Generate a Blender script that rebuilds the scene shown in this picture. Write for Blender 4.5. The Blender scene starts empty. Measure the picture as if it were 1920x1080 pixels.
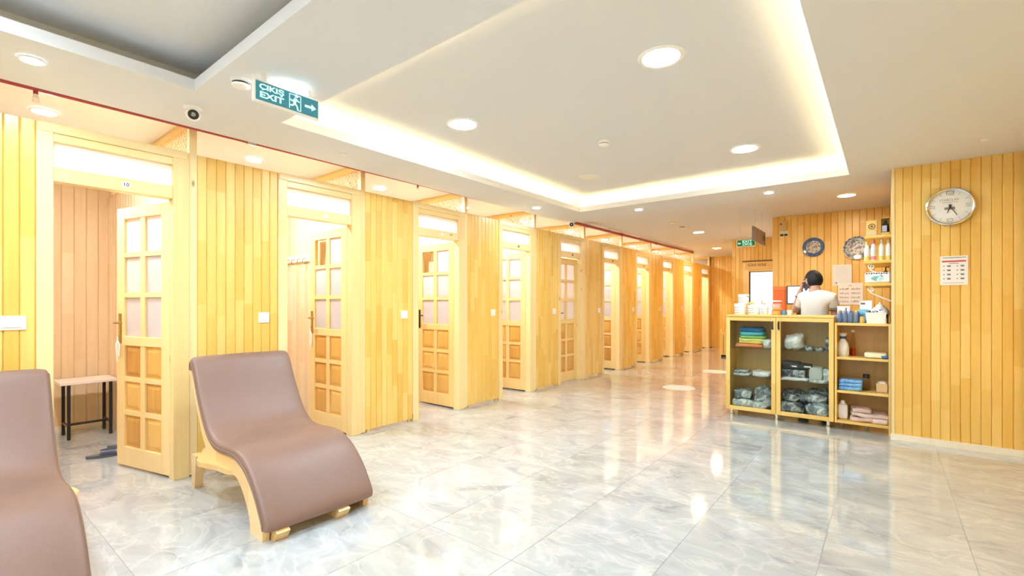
import bpy, bmesh, math, random
from mathutils import Vector, Matrix, Euler, noise
PI = math.pi
random.seed(7)
S = bpy.context.scene
COL = S.collection
# ------------------------------------------------------------------ camera, world, exposure
YAW = math.atan(702/885.0); CA, SA = math.cos(YAW), math.sin(YAW)
H, FPX, HY = 1.25, 885.0, 570.0
cam = bpy.data.cameras.new('camera'); camo = bpy.data.objects.new('camera', cam); COL.objects.link(camo)
camo.location = (0, 0, H); camo.rotation_euler = (PI/2, 0, YAW)
cam.sensor_width = 36; cam.lens = FPX/1920*36; cam.shift_y = (HY-540)/1920; cam.clip_start = .05
S.camera = camo
w = bpy.data.worlds.new('world'); S.world = w; w.use_nodes = True
w.node_tree.nodes['Background'].inputs[0].default_value = (.9, .95, 1, 1)
w.node_tree.nodes['Background'].inputs[1].default_value = 0.5
S.view_settings.view_transform = 'Standard'; S.view_settings.look = 'None'
S.view_settings.gamma = 1; S.view_settings.use_curve_mapping = False
S.view_settings.exposure = 2.58
S.cycles.max_bounces = 14; S.cycles.diffuse_bounces = 8; S.cycles.glossy_bounces = 5
S.cycles.transmission_bounces = 8; S.cycles.transparent_max_bounces = 12
S.cycles.sample_clamp_indirect = 6; S.cycles.caustics_reflective = False; S.cycles.caustics_refractive = False
# lamp strengths
E_PANEL, E_SPOT, E_FAR, E_CABIN, E_LED = 54, 80, 50, 175, 6.5

# ------------------------------------------------------------------ pixel helpers (true planes)
def ray(px, py):
    l = (px-960)/FPX
    return Vector((l*CA-SA, l*SA+CA, -(py-HY)/FPX))
def ony(px, py, Y): r = ray(px, py); t = Y/r.y; return Vector((r.x*t, Y, H+r.z*t))
def onx(px, py, X): r = ray(px, py); t = X/r.x; return Vector((X, r.y*t, H+r.z*t))
def onz(px, py, Z): r = ray(px, py); t = (Z-H)/r.z; return Vector((r.x*t, r.y*t, Z))

# ------------------------------------------------------------------ materials
def nt(name):
    m = bpy.data.materials.new(name); m.use_nodes = True
    return m, m.node_tree.nodes, m.node_tree.links, m.node_tree.nodes['Principled BSDF']
def pm(name, c, rough=.5, metal=0, coat=0, trans=0, emit=None, es=0, alpha=1, bump=0, bscale=40, var=0, sub=0, ior=1.45):
    m, N, L, b = nt(name)
    b.inputs['Base Color'].default_value = (*c, 1); b.inputs['Roughness'].default_value = rough
    b.inputs['Metallic'].default_value = metal; b.inputs['Coat Weight'].default_value = coat
    b.inputs['Transmission Weight'].default_value = trans; b.inputs['IOR'].default_value = ior
    b.inputs['Alpha'].default_value = alpha
    if emit: b.inputs['Emission Color'].default_value = (*emit, 1); b.inputs['Emission Strength'].default_value = es
    if bump or var:
        tc = N.new('ShaderNodeTexCoord'); n = N.new('ShaderNodeTexNoise'); n.inputs['Scale'].default_value = bscale
        n.inputs['Detail'].default_value = 4
        L.new(tc.outputs['Object'], n.inputs['Vector'])
        if bump:
            bp = N.new('ShaderNodeBump'); bp.inputs['Strength'].default_value = bump; bp.inputs['Distance'].default_value = .01
            L.new(n.outputs['Fac'], bp.inputs['Height']); L.new(bp.outputs['Normal'], b.inputs['Normal'])
        if var:
            mx = N.new('ShaderNodeMixRGB'); mx.inputs[1].default_value = (*[x*(1-var) for x in c], 1); mx.inputs[2].default_value = (*[min(1, x*(1+var)) for x in c], 1)
            L.new(n.outputs['Fac'], mx.inputs[0]); L.new(mx.outputs[0], b.inputs['Base Color'])
    return m
def wood(name, dark, mid, light, axis='z', rough=.35, seg=.42, coat=.25, knots=True):
    m, N, L, b = nt(name)
    tc = N.new('ShaderNodeTexCoord'); oi = N.new('ShaderNodeObjectInfo')
    off = N.new('ShaderNodeVectorMath'); off.operation = 'MULTIPLY_ADD'
    comb = N.new('ShaderNodeCombineXYZ')
    for i in range(3): L.new(oi.outputs['Random'], comb.inputs[i])
    off.inputs[1].default_value = (17, 31, 23); L.new(comb.outputs[0], off.inputs[0]); L.new(tc.outputs['Object'], off.inputs[2])
    sep = N.new('ShaderNodeSeparateXYZ'); L.new(off.outputs[0], sep.inputs[0])
    mp = N.new('ShaderNodeMapping'); s = [26, 26, 26]; s['xyz'.index(axis)] = 1.3
    mp.inputs['Scale'].default_value = s; L.new(off.outputs[0], mp.inputs[0])
    n1 = N.new('ShaderNodeTexNoise'); n1.inputs['Scale'].default_value = 1; n1.inputs['Detail'].default_value = 5; n1.inputs['Distortion'].default_value = .6
    L.new(mp.outputs[0], n1.inputs['Vector'])
    # finger-jointed lengths: one tone per block
    fl = N.new('ShaderNodeMath'); fl.operation = 'DIVIDE'; fl.inputs[1].default_value = seg; L.new(sep.outputs['xyz'.index(axis)], fl.inputs[0])
    f2 = N.new('ShaderNodeMath'); f2.operation = 'FLOOR'; L.new(fl.outputs[0], f2.inputs[0])
    ad = N.new('ShaderNodeMath'); ad.operation = 'MULTIPLY_ADD'; ad.inputs[1].default_value = 91.7; L.new(oi.outputs['Random'], ad.inputs[0]); L.new(f2.outputs[0], ad.inputs[2])
    wn = N.new('ShaderNodeTexWhiteNoise'); wn.noise_dimensions = '1D'; L.new(ad.outputs[0], wn.inputs['W'])
    mixf = N.new('ShaderNodeMath'); mixf.operation = 'MULTIPLY_ADD'; mixf.inputs[1].default_value = .55
    L.new(wn.outputs['Value'], mixf.inputs[0])
    g = N.new('ShaderNodeMath'); g.operation = 'MULTIPLY'; g.inputs[1].default_value = .5; L.new(n1.outputs['Fac'], g.inputs[0]); L.new(g.outputs[0], mixf.inputs[2])
    r = N.new('ShaderNodeValToRGB'); e = r.color_ramp.elements
    e[0].position = .12; e[0].color = (*dark, 1); e[1].position = .85; e[1].color = (*light, 1)
    q = e.new(.45); q.color = (*mid, 1)
    L.new(mixf.outputs[0], r.inputs[0]); out = r.outputs[0]
    if knots:
        v = N.new('ShaderNodeTexVoronoi'); v.inputs['Scale'].default_value = 1
        mp2 = N.new('ShaderNodeMapping'); s2 = [5, 5, 5]; s2['xyz'.index(axis)] = 2.2; mp2.inputs['Scale'].default_value = s2
        L.new(off.outputs[0], mp2.inputs[0]); L.new(mp2.outputs[0], v.inputs['Vector'])
        kr = N.new('ShaderNodeValToRGB'); kr.color_ramp.elements[0].position = .03; kr.color_ramp.elements[0].color = (1, 1, 1, 1)
        kr.color_ramp.elements[1].position = .075; kr.color_ramp.elements[1].color = (0, 0, 0, 1); L.new(v.outputs['Distance'], kr.inputs[0])
        mx = N.new('ShaderNodeMixRGB'); mx.inputs[2].default_value = (*[x*.45 for x in dark], 1)
        L.new(kr.outputs[0], mx.inputs[0]); L.new(out, mx.inputs[1]); out = mx.outputs[0]
    L.new(out, b.inputs['Base Color'])
    b.inputs['Roughness'].default_value = rough; b.inputs['Coat Weight'].default_value = coat; b.inputs['Coat Roughness'].default_value = .25
    bp = N.new('ShaderNodeBump'); bp.inputs['Strength'].default_value = .12; bp.inputs['Distance'].default_value = .004
    L.new(n1.outputs['Fac'], bp.inputs['Height']); L.new(bp.outputs['Normal'], b.inputs['Normal'])
    return m
PINE = dict(dark=(.72, .42, .075), mid=(.82, .52, .12), light=(.87, .62, .20))
W_PLANK = wood('pine_planks', **PINE, seg=.47, knots=False)
W_CABIN = wood('cabin_planks', (.74, .54, .31), (.81, .63, .40), (.85, .70, .49), seg=.6, knots=False)
W_V = wood('pine_upright', (.80, .57, .24), (.86, .66, .31), (.88, .71, .38), axis='z', seg=9)
W_H = wood('pine_rail', (.80, .57, .24), (.86, .66, .31), (.88, .71, .38), axis='y', seg=9)
W_X = wood('pine_board_across', (.74, .47, .13), (.82, .56, .18), (.86, .62, .24), axis='x', seg=9)
W_DOOR = wood('door_pine', (.76, .50, .16), (.84, .60, .24), (.87, .66, .31), axis='z', seg=9)
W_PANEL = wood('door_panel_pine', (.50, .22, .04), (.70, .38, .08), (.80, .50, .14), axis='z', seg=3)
W_CABINET = wood('cabinet_wood', (.70, .44, .10), (.80, .54, .15), (.84, .59, .2), axis='z', seg=1.1, knots=False)
W_BACK = wood('cabinet_back', (.48, .30, .08), (.60, .38, .11), (.68, .45, .15), axis='z', seg=.8, knots=False)
W_FRAME = wood('lounger_wood', (.66, .38, .13), (.80, .55, .25), (.87, .65, .36), axis='x', seg=.5)
GROOVE = pm('groove_wood', (.30, .16, .04), .6)
WHITE = pm('white_paint', (.86, .85, .83), .6)
CEIL = pm('ceiling_paint', (.735, .75, .775), .7, bump=.03, bscale=60)
CREAM = pm('cream_baseboard', (.86, .80, .66), .4)
PLASTIC = pm('white_plastic', (.88, .87, .84), .3, coat=.3)
CHROME = pm('chrome', (.8, .8, .8), .15, 1)
SILVER = pm('silver_plastic', (.72, .72, .72), .25, .7)
BRASS = pm('brass', (.62, .44, .18), .3, 1)
BLACK = pm('black', (.02, .02, .022), .35)
DARK = pm('dark_metal', (.035, .033, .035), .4, .5)
RED = pm('red_pipe_paint', (.42, .05, .05), .4)
LEATHER = pm('brown_leather', (.225, .135, .105), .43, coat=.0, bump=.06, bscale=170, var=.08)
FROST = None
def frosted(name, c, t=.5, rough=.4):
    m, N, L, b = nt(name)
    b.inputs['Base Color'].default_value = (*c, 1); b.inputs['Roughness'].default_value = rough
    tr = N.new('ShaderNodeBsdfTranslucent'); tr.inputs[0].default_value = (*c, 1)
    n = N.new('ShaderNodeTexNoise'); n.inputs['Scale'].default_value = 9; n.inputs['Detail'].default_value = 3
    tc = N.new('ShaderNodeTexCoord'); L.new(tc.outputs['Object'], n.inputs['Vector'])
    mr = N.new('ShaderNodeMapRange'); mr.inputs['To Min'].default_value = t-.08; mr.inputs['To Max'].default_value = t+.08
    L.new(n.outputs['Fac'], mr.inputs['Value'])
    mx = N.new('ShaderNodeMixShader'); L.new(mr.outputs[0], mx.inputs[0]); L.new(b.outputs[0], mx.inputs[1]); L.new(tr.outputs[0], mx.inputs[2])
    L.new(mx.outputs[0], N['Material Output'].inputs[0]); return m
FROST = frosted('frosted_pane', (.86, .82, .82), .5)
OPAL = frosted('opal_transom', (.90, .88, .87), .55)
def clearglass(name, c=(1, 1, 1), refl=.10):
    m, N, L, b = nt(name); N.remove(b)
    t = N.new('ShaderNodeBsdfTransparent'); t.inputs[0].default_value = (*c, 1)
    g = N.new('ShaderNodeBsdfGlossy'); g.inputs['Roughness'].default_value = .03
    fr = N.new('ShaderNodeFresnel'); fr.inputs[0].default_value = 1.3
    ge = N.new('ShaderNodeNewGeometry'); sb = N.new('ShaderNodeMath'); sb.operation = 'SUBTRACT'; sb.inputs[0].default_value = 1; L.new(ge.outputs['Backfacing'], sb.inputs[1])
    ff = N.new('ShaderNodeMath'); ff.operation = 'MULTIPLY'; L.new(fr.outputs[0], ff.inputs[0]); L.new(sb.outputs[0], ff.inputs[1])
    mx = N.new('ShaderNodeMixShader'); L.new(ff.outputs[0], mx.inputs[0]); L.new(t.outputs[0], mx.inputs[1]); L.new(g.outputs[0], mx.inputs[2])
    L.new(mx.outputs[0], N['Material Output'].inputs[0]); return m
GLASS = clearglass('clear_glass', (.93, .96, .94))
def plastic_wrap(name, c1, c2, sc=9):
    m, N, L, b = nt(name)
    tc = N.new('ShaderNodeTexCoord'); n = N.new('ShaderNodeTexNoise'); n.inputs['Scale'].default_value = sc; n.inputs['Detail'].default_value = 6; n.inputs['Distortion'].default_value = 1.2
    L.new(tc.outputs['Object'], n.inputs['Vector'])
    r = N.new('ShaderNodeValToRGB'); r.color_ramp.elements[0].position = .42; r.color_ramp.elements[0].color = (*c1, 1)
    r.color_ramp.elements[1].position = .66; r.color_ramp.elements[1].color = (*c2, 1); L.new(n.outputs['Fac'], r.inputs[0]); L.new(r.outputs[0], b.inputs['Base Color'])
    b.inputs['Roughness'].default_value = .2; b.inputs['Coat Weight'].default_value = .6
    bp = N.new('ShaderNodeBump'); bp.inputs['Strength'].default_value = .5; bp.inputs['Distance'].default_value = .02
    L.new(n.outputs['Fac'], bp.inputs['Height']); L.new(bp.outputs['Normal'], b.inputs['Normal']); return m
def lamp(name, c, s):
    m, N, L, b = nt(name); N.remove(b); e = N.new('ShaderNodeEmission'); e.inputs[0].default_value = (*c, 1); e.inputs[1].default_value = s
    L.new(e.outputs[0], N['Material Output'].inputs[0]); return m
L_PANEL = lamp('panel_light', (.74, .89, 1), E_PANEL)
L_SPOT = lamp('spot_light', (.74, .88, 1), E_SPOT)
L_FAR = lamp('warm_panel_light', (1, .76, .46), E_FAR)
L_CABIN = lamp('cabin_light', (.90, .95, 1), E_CABIN)
L_LED = lamp('led_strip_light', (1, .74, .34), E_LED)
def marble():
    m, N, L, b = nt('grey_marble')
    tc = N.new('ShaderNodeTexCoord'); oi = N.new('ShaderNodeObjectInfo'); comb = N.new('ShaderNodeCombineXYZ')
    for i in range(3): L.new(oi.outputs['Random'], comb.inputs[i])
    off = N.new('ShaderNodeVectorMath'); off.operation = 'MULTIPLY_ADD'; off.inputs[1].default_value = (37, 53, 5)
    L.new(comb.outputs[0], off.inputs[0]); L.new(tc.outputs['Object'], off.inputs[2])
    mp = N.new('ShaderNodeMapping'); mp.inputs['Rotation'].default_value = (0, 0, .65); mp.inputs['Scale'].default_value = (1.1, 2.1, 1)
    L.new(off.outputs[0], mp.inputs[0])
    n = N.new('ShaderNodeTexNoise'); n.inputs['Scale'].default_value = 1.5; n.inputs['Detail'].default_value = 9; n.inputs['Roughness'].default_value = .66; n.inputs['Distortion'].default_value = 1.1
    L.new(mp.outputs[0], n.inputs['Vector'])
    r = N.new('ShaderNodeValToRGB'); e = r.color_ramp.elements
    e[0].position = .28; e[0].color = (.25, .28, .30, 1); e[1].position = .80; e[1].color = (.62, .65, .66, 1)
    q = e.new(.43); q.color = (.41, .44, .455, 1); q = e.new(.56); q.color = (.47, .50, .515, 1)
    L.new(n.outputs['Fac'], r.inputs[0])
    n2 = N.new('ShaderNodeTexNoise'); n2.inputs['Scale'].default_value = 2.2; n2.inputs['Detail'].default_value = 9; n2.inputs['Distortion'].default_value = 1.4
    L.new(mp.outputs[0], n2.inputs['Vector'])
    vr = N.new('ShaderNodeValToRGB'); ve = vr.color_ramp.elements; ve[0].position = .47; ve[0].color = (0, 0, 0, 1); ve[1].position = .55; ve[1].color = (0, 0, 0, 1)
    q = ve.new(.507); q.color = (1, 1, 1, 1); L.new(n2.outputs['Fac'], vr.inputs[0])
    mx = N.new('ShaderNodeMixRGB'); mx.inputs[2].default_value = (.82, .81, .79, 1); ml = N.new('ShaderNodeMath'); ml.operation = 'MULTIPLY'; ml.inputs[1].default_value = .22
    L.new(vr.outputs[0], ml.inputs[0]); L.new(ml.outputs[0], mx.inputs[0]); L.new(r.outputs[0], mx.inputs[1]); L.new(mx.outputs[0], b.inputs['Base Color'])
    b.inputs['Roughness'].default_value = .07; b.inputs['IOR'].default_value = 1.6; b.inputs['Coat Weight'].default_value = .5; b.inputs['Coat Roughness'].default_value = .03
    return m
MARBLE = marble()

# ------------------------------------------------------------------ mesh builder
ORG = {}
class MB:
    def __init__(s): s.v = []; s.f = []; s.m = []
    def add(s, vs, fs, mi=0):
        o = len(s.v); s.v += [Vector(v) for v in vs]; s.f += [[i+o for i in f] for f in fs]; s.m += [mi]*len(fs); return s
    def box(s, x0, x1, y0, y1, z0, z1, mi=0, c=0):
        if c: return s.rbox(x0, x1, y0, y1, z0, z1, c, mi)
        return s.add([(x, y, z) for z in (z0, z1) for y in (y0, y1) for x in (x0, x1)],
              [(0, 2, 3, 1), (4, 5, 7, 6), (0, 1, 5, 4), (2, 6, 7, 3), (0, 4, 6, 2), (1, 3, 7, 5)], mi)
    def rbox(s, x0, x1, y0, y1, z0, z1, c, mi=0):
        bm = bmesh.new(); bmesh.ops.create_cube(bm, size=1)
        for v in bm.verts: v.co = Vector(((x0+x1)/2+v.co.x*(x1-x0), (y0+y1)/2+v.co.y*(y1-y0), (z0+z1)/2+v.co.z*(z1-z0)))
        bmesh.ops.bevel(bm, geom=bm.edges[:]+bm.verts[:], offset=c, segments=1, affect='EDGES', clamp_overlap=True)
        bm.verts.index_update(); s.add([v.co.copy() for v in bm.verts], [[v.index for v in f.verts] for f in bm.faces], mi); bm.free(); return s
    def prism(s, pts, axis, a, b, mi=0):
        # pts in the two other axes (in xyz order), extruded along axis from a to b
        n = len(pts); vs = []
        for t in (a, b):
            for p in pts:
                q = list(p); q.insert('xyz'.index(axis), t); vs.append(q)
        fs = [tuple(range(n))[::-1], tuple(range(n, 2*n))]+[(i, (i+1) % n, n+(i+1) % n, n+i) for i in range(n)]
        return s.add(vs, fs, mi)
    def tube(s, pts, r, n=8, mi=0, closed=False):
        pts = [Vector(p) for p in pts]; rs = r if isinstance(r, (list, tuple)) else [r]*len(pts); k = len(pts); vs = []
        up = None
        for i, p in enumerate(pts):
            if closed: d = pts[(i+1) % k]-pts[i-1]
            else: d = pts[min(i+1, k-1)]-pts[max(i-1, 0)]
            d.normalize()
            if up is None:
                up = Vector((0, 0, 1)) if abs(d.z) < .9 else Vector((1, 0, 0))
            a = d.cross(up); a.normalize(); b = a.cross(d); b.normalize(); up = b
            for j in range(n):
                t = 2*PI*j/n; vs.append(p+a*math.cos(t)*rs[i]+b*math.sin(t)*rs[i])
        fs = []
        for i in range(k if closed else k-1):
            for j in range(n):
                i2 = (i+1) % k; fs.append((i*n+j, i*n+(j+1) % n, i2*n+(j+1) % n, i2*n+j))
        if not closed: fs += [tuple(range(n))[::-1], tuple((k-1)*n+j for j in range(n))]
        return s.add(vs, fs, mi)
    def lathe(s, prof, c=(0, 0, 0), n=16, mi=0, axis='z', sx=1, sy=1, ring=False):
        vs = []; c = Vector(c)
        for r, z in prof:
            for j in range(n):
                t = 2*PI*j/n; x, y = r*math.cos(t)*sx, r*math.sin(t)*sy
                q = (x, y, z) if axis == 'z' else ((x, -z, y) if axis == 'y' else (z, x, y))
                vs.append(c+Vector(q))
        k = len(prof); fs = [(i*n+j, i*n+(j+1) % n, (i+1) % k*n+(j+1) % n, (i+1) % k*n+j) for i in range(k if ring else k-1) for j in range(n)]
        if not ring: fs += [tuple(range(n))[::-1], tuple((k-1)*n+j for j in range(n))]
        return s.add(vs, fs, mi)
    def blob(s, c, w, d, h, e=.35, amp=.01, sc=14, seed=0, nu=28, nv=14, mi=0, sag=0):
        c = Vector(c); vs = []; sg = lambda x: (1 if x >= 0 else -1)
        for i in range(nv+1):
            ph = -PI/2+PI*i/nv; cp, sp = math.cos(ph), math.sin(ph); cz = sg(sp)*abs(sp)**e; rr = abs(cp)**e
            for j in range(nu):
                t = 2*PI*j/nu; ct, st = math.cos(t), math.sin(t)
                p = Vector((w/2*rr*sg(ct)*abs(ct)**e, d/2*rr*sg(st)*abs(st)**e, h/2*cz))
                q = p*sc+Vector((seed*7.3, seed*3.1, seed))
                k = 1 if i not in (0,) else 0
                p += noise.noise_vector(q)*amp+noise.noise_vector(q*2.3)*amp*.5
                p.z = max(p.z, -h/2)
                vs.append(c+p)
        fs = [(i*nu+j, i*nu+(j+1) % nu, (i+1)*nu+(j+1) % nu, (i+1)*nu+j) for i in range(nv) for j in range(nu)]
        return s.add(vs, fs, mi)
    def xf(s, M): s.v = [M @ v for v in s.v]; return s
    def mesh(s, name, mats, smooth=False, org=(0, 0, 0)):
        me = bpy.data.meshes.new(name); o = Vector(org)
        me.from_pydata([tuple(v-o) for v in s.v], [], s.f)
        for m in (mats if isinstance(mats, (list, tuple)) else [mats]): me.materials.append(m)
        me.polygons.foreach_set('material_index', s.m)
        bm = bmesh.new(); bm.from_mesh(me)
        bmesh.ops.remove_doubles(bm, verts=bm.verts, dist=1e-6)
        bmesh.ops.recalc_face_normals(bm, faces=bm.faces); bm.to_mesh(me); bm.free()
        if smooth:
            me.polygons.foreach_set('use_smooth', [True]*len(me.polygons))
            try: me.set_sharp_from_angle(angle=math.radians(smooth if smooth > 1 else 40))
            except Exception: pass
        me.update(); return me
def B(): return MB()
def link(name, data, parent=None, loc=(0, 0, 0), rot=(0, 0, 0)):
    o = bpy.data.objects.new(name, data); COL.objects.link(o); o.location = loc; o.rotation_euler = rot
    if parent: o.parent = parent
    return o
def tag(o, label=None, cat=None, group=None, kind=None):
    if label: o['label'] = label
    if cat: o['category'] = cat
    if group: o['group'] = group
    if kind: o['kind'] = kind
    return o
def thing(name, label, cat, loc=(0, 0, 0), rz=0, group=None, kind=None):
    o = link(name, None, None, loc, (0, 0, rz)); o.empty_display_size = .1
    ORG[o.name] = Vector(loc) if rz == 0 else Vector((0, 0, 0))
    return tag(o, label, cat, group, kind)
def part(name, mb, mats, parent, smooth=False, local=False, label=None, kind=None):
    org = (0, 0, 0) if local else ORG.get(parent.name, Vector((0, 0, 0)))
    o = link(name, mb.mesh(name, mats, smooth, org), parent); ORG[o.name] = Vector(org)
    return tag(o, label, None, None, kind)
def solo(name, mb, mats, label, cat, base, smooth=False, group=None, kind=None):
    # single-mesh thing given in world coordinates, origin at base
    o = link(name, mb.mesh(name, mats, smooth, base), None, base); ORG[o.name] = Vector(base)
    return tag(o, label, cat, group, kind)
def dup(o, parent=None, loc=None, rot=None):
    c = o.copy(); COL.objects.link(c); c.parent = parent
    if loc is not None: c.location = loc
    if rot is not None: c.rotation_euler = rot
    for ch in list(o.children): dup(ch, c)
    return c
def text_mesh(txt, size, mat, parent, loc, rot, align='CENTER', ext=.0006, name='lettering', sx=1, bold=.012):
    cu = bpy.data.curves.new('t', 'FONT'); cu.body = txt; cu.size = size; cu.extrude = ext; cu.align_x = align; cu.align_y = 'CENTER'; cu.offset = size*bold
    cu.resolution_u = 2
    ob = bpy.data.objects.new('t', cu); COL.objects.link(ob)
    dg = bpy.context.evaluated_depsgraph_get()
    me = bpy.data.meshes.new_from_object(ob.evaluated_get(dg)); bpy.data.objects.remove(ob)
    me.materials.clear(); me.materials.append(mat)
    o = link(name, me, parent, loc, rot); o.scale = (sx, 1, 1); return o
_pk = {}
def plank_mesh(wd, ht, mat, t=.013, c=.006):
    k = (round(wd, 4), round(ht, 4), mat.name)
    if k not in _pk:
        b = B(); g = .0006
        b.prism([(g, 0), (wd-g, 0), (wd-g, t-c), (wd-g-c, t), (g+c, t), (g, t-c)], 'z', 0, ht)
        _pk[k] = b.mesh('plank', mat)
    return _pk[k]
def planks(parent, start, direction, length, z0, z1, pitch, mat, t=.013):
    n = max(1, round(length/pitch)); pw = length/n; me = plank_mesh(pw, z1-z0, mat, t)
    d = Vector(direction); rz = math.atan2(d.y, d.x); og = ORG.get(parent.name, Vector((0, 0, 0)))
    for i in range(n):
        p = Vector((start[0], start[1], z0))+d*pw*i-og
        link('plank', me, parent, p, (0, 0, rz))

# ------------------------------------------------------------------ layout constants
P = 1.422; R0 = 1.224
R = [R0+P*k for k in range(10)]
XL = -3.95; XB = -6.32; ZC = 2.60; ZS = 2.50
YF, YN = 14.2, -3.6; XR = .885
YCLOCK = 5.62; YBACK = 8.35; YEXIT = 10.8

# ------------------------------------------------------------------ floor
fl = solo('floor', B().box(XB-.1, XR+.1, YN-.1, YF+.1, -.12, -.0025), pm('grout', (.40, .41, .42), .6),
          'polished grey marble tile floor', 'floor', (0, 0, 0), kind='structure')
TW, TL = .59, 1.18
tme = B().box(.0012, TW-.0012, .0012, TL-.0012, -.02, 0).mesh('tile', MARBLE)
x = .336-TW*11.5
xs = [.336-TW*i for i in range(-1, 12)]
y0 = .62
for xi in xs:
    if xi < XB-.6: continue
    j = -4
    while y0+TL*j < YF:
        link('tile', tme, fl, (xi-TW, y0+TL*j, 0)); j += 1

# ------------------------------------------------------------------ ceiling
T1 = (-3.27, -.28, 1.56, 5.60); T2 = (-3.17, -.28, -2.7, 1.01)
def holed(b, x0, x1, y0, y1, holes, z0, z1):
    ys = sorted(set([y0, y1]+[q for h in holes for q in h[2:]]))
    for a, c in zip(ys, ys[1:]):
        m = (a+c)/2; hs = sorted([h for h in holes if h[2] < m < h[3]]); cx = x0
        for h in hs: b.box(cx, h[0], a, c, z0, z1); cx = h[1]
        b.box(cx, x1, a, c, z0, z1)
    return b
gap = .2
big = [(h[0]-gap, h[1]+gap, h[2]-gap, h[3]+gap) for h in (T1, T2)]
big[0] = (big[0][0], big[0][1], 1.31, big[0][3]); big[1] = (big[1][0], big[1][1], big[1][2], 1.26)
ce = solo('ceiling', holed(B(), XB-.1, XR+.1, YN-.1, YF+.1, big, ZC, 2.85), CEIL, 'flat white painted ceiling with two recessed trays', 'ceiling', (0, 0, ZC), kind='structure')
for h in big:
    part('tray_panel', B().box(h[0]-.02, h[1]+.02, h[2]-.02, h[3]+.02, 2.68, 2.84), CEIL, ce)
XS = -3.85; YS = 6.25
sf = holed(B(), XS, XR+.05, YN-.05, YS, [T1, T2], ZS, ZS+.015)
sf.box(XS, XS+.015, YN, YS, ZS+.015, ZC+.005); sf.box(XS, XR+.05, YS-.015, YS, ZS+.015, ZC+.005); sf.box(XS, XR+.05, 1.28, 1.29, ZS+.015, ZC+.005)  # last strip: unseen divider added to keep LED light out of the dim tray
part('soffit', sf, CEIL, ce)
for h in (T1, T2):
    b = B(); z0, z1 = ZS+.015, ZS+.065
    b.box(h[0]-.015, h[0], h[2]-.015, h[3]+.015, z0, z1).box(h[1], h[1]+.015, h[2]-.015, h[3]+.015, z0, z1)
    b.box(h[0], h[1], h[2]-.015, h[2], z0, z1).box(h[0], h[1], h[3], h[3]+.015, z0, z1)
    part('tray_lip', b, CEIL, ce)
h = T1; q = .10
for bx in ((h[0]-q-.02, h[0]-q, h[2], h[3]), (h[1]+q, h[1]+q+.02, h[2], h[3]), (h[0], h[1], h[2]-q-.02, h[2]-q), (h[0], h[1], h[3]+q, h[3]+q+.02)):
    part('led_strip', B().box(*bx, ZS+.016, ZS+.03), L_LED, ce)

# ------------------------------------------------------------------ walls
RIM = W_V
wl = B()
pan = []
for k in range(-1, 10):
    r = R0+P*k
    a, c = r+.05, r+P-.785
    if k == -1: a = YN
    if k == 9: c = YF
    wl.box(-4.0, -3.965, a, c, .03, 2.34); pan.append((a, c))
wl_o = solo('wall_left', wl, GROOVE, 'row of pine plank cabin fronts between the doors', 'wall', (XL, 0, 0), kind='structure')
for i, (a, c) in enumerate(pan):
    if i == 0: a = -1.5
    planks(wl_o, (-3.966, c), (0, -1, 0), c-a, .03, 2.34, .066, W_PLANK)
    b = B()
    for yy in (a+.03, c-.05): b.box(-3.99, -3.965, yy, yy+.03, 0, .03)
    part('foot_block', b, W_V, wl_o)
for k in range(-1, 10):
    r = R0+P*k
    part('post', B().box(-4.0, -3.951, r+.001, r+.049, .012, 2.595), W_V, wl_o)
wb = solo('wall_cabin_back', B().box(XB-.1, XB, YN, YF, 0, ZC), W_CABIN, 'plank wall at the back of the cabins', 'wall', (XB, 0, 0), kind='structure')
planks(wb, (XB-.001, 4.2), (0, -1, 0), 6.0, .0, ZC, .092, W_CABIN)
part('baseboard', B().box(XB+.012, XB+.026, -1.8, 4.2, 0, .06), CREAM, wb)
for k in range(-1, 10):
    r = R0+P*k
    wp = solo('wall_cabin_side', B().box(XB, -4.0, r+.013, r+.048, 0, 2.33), W_CABIN, 'plank partition between two cabins, number %d from the camera' % (k+2), 'wall', (XB, r, 0), kind='structure')
    if 0 <= k <= 4:
        planks(wp, (-4.0, r+.0135), (-1, 0, 0), 4.0+XB if False else abs(XB+4.0), .0, 2.33, .092, W_CABIN)
# far wall, exit-door wall, reception wall, clock wall, right wall, wall behind
def wallseg(name, box, label, base, pl=None, mat=W_PLANK, bmat=GROOVE):
    o = solo(name, B().box(*box), bmat, label, 'wall', base, kind='structure')
    for a in (pl or []): planks(o, *a, mat)
    return o
wallseg('wall_far', (-6.4, -1.3, YF, YF+.1, 0, ZC), 'pine plank wall at the far end of the corridor', (-3, YF, 0),
        [((-2.5, YF+.001), (-1, 0, 0), 1.45, 0.0, ZC, .075)])
XE0, XE1 = -2.575, -1.40          # exit door wall
DX0 = -2.36
we = wallseg('wall_exit', (XE0, DX0, YEXIT, YEXIT+.12, 0, ZC), 'pine plank wall around the white exit door', (XE0, YEXIT, 0),
        [((DX0, YEXIT+.001), (-1, 0, 0), DX0-XE0, 0, ZC, .075), ((-1.40, YEXIT+.001), (-1, 0, 0), .96, 2.14, ZC, .075)])
part('lintel', B().box(DX0, XE1, YEXIT, YEXIT+.12, 2.14, ZC), GROOVE, we)
part('side_return', B().box(XE0, XE0+.1, YEXIT+.12, YF, 0, ZC), W_PLANK, we)
wr = wallseg('wall_reception', (-1.40, XR+.1, YBACK, YBACK+.12, 0, ZC), 'pine plank wall behind the reception counter', (-1.4, YBACK, 0),
        [((.04, YBACK+.001), (-1, 0, 0), 1.44, 0, ZC, .085)])
part('side_return', B().box(-1.40, -1.28, YBACK+.12, YEXIT+.12, 0, ZC), W_PLANK, wr)
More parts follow.
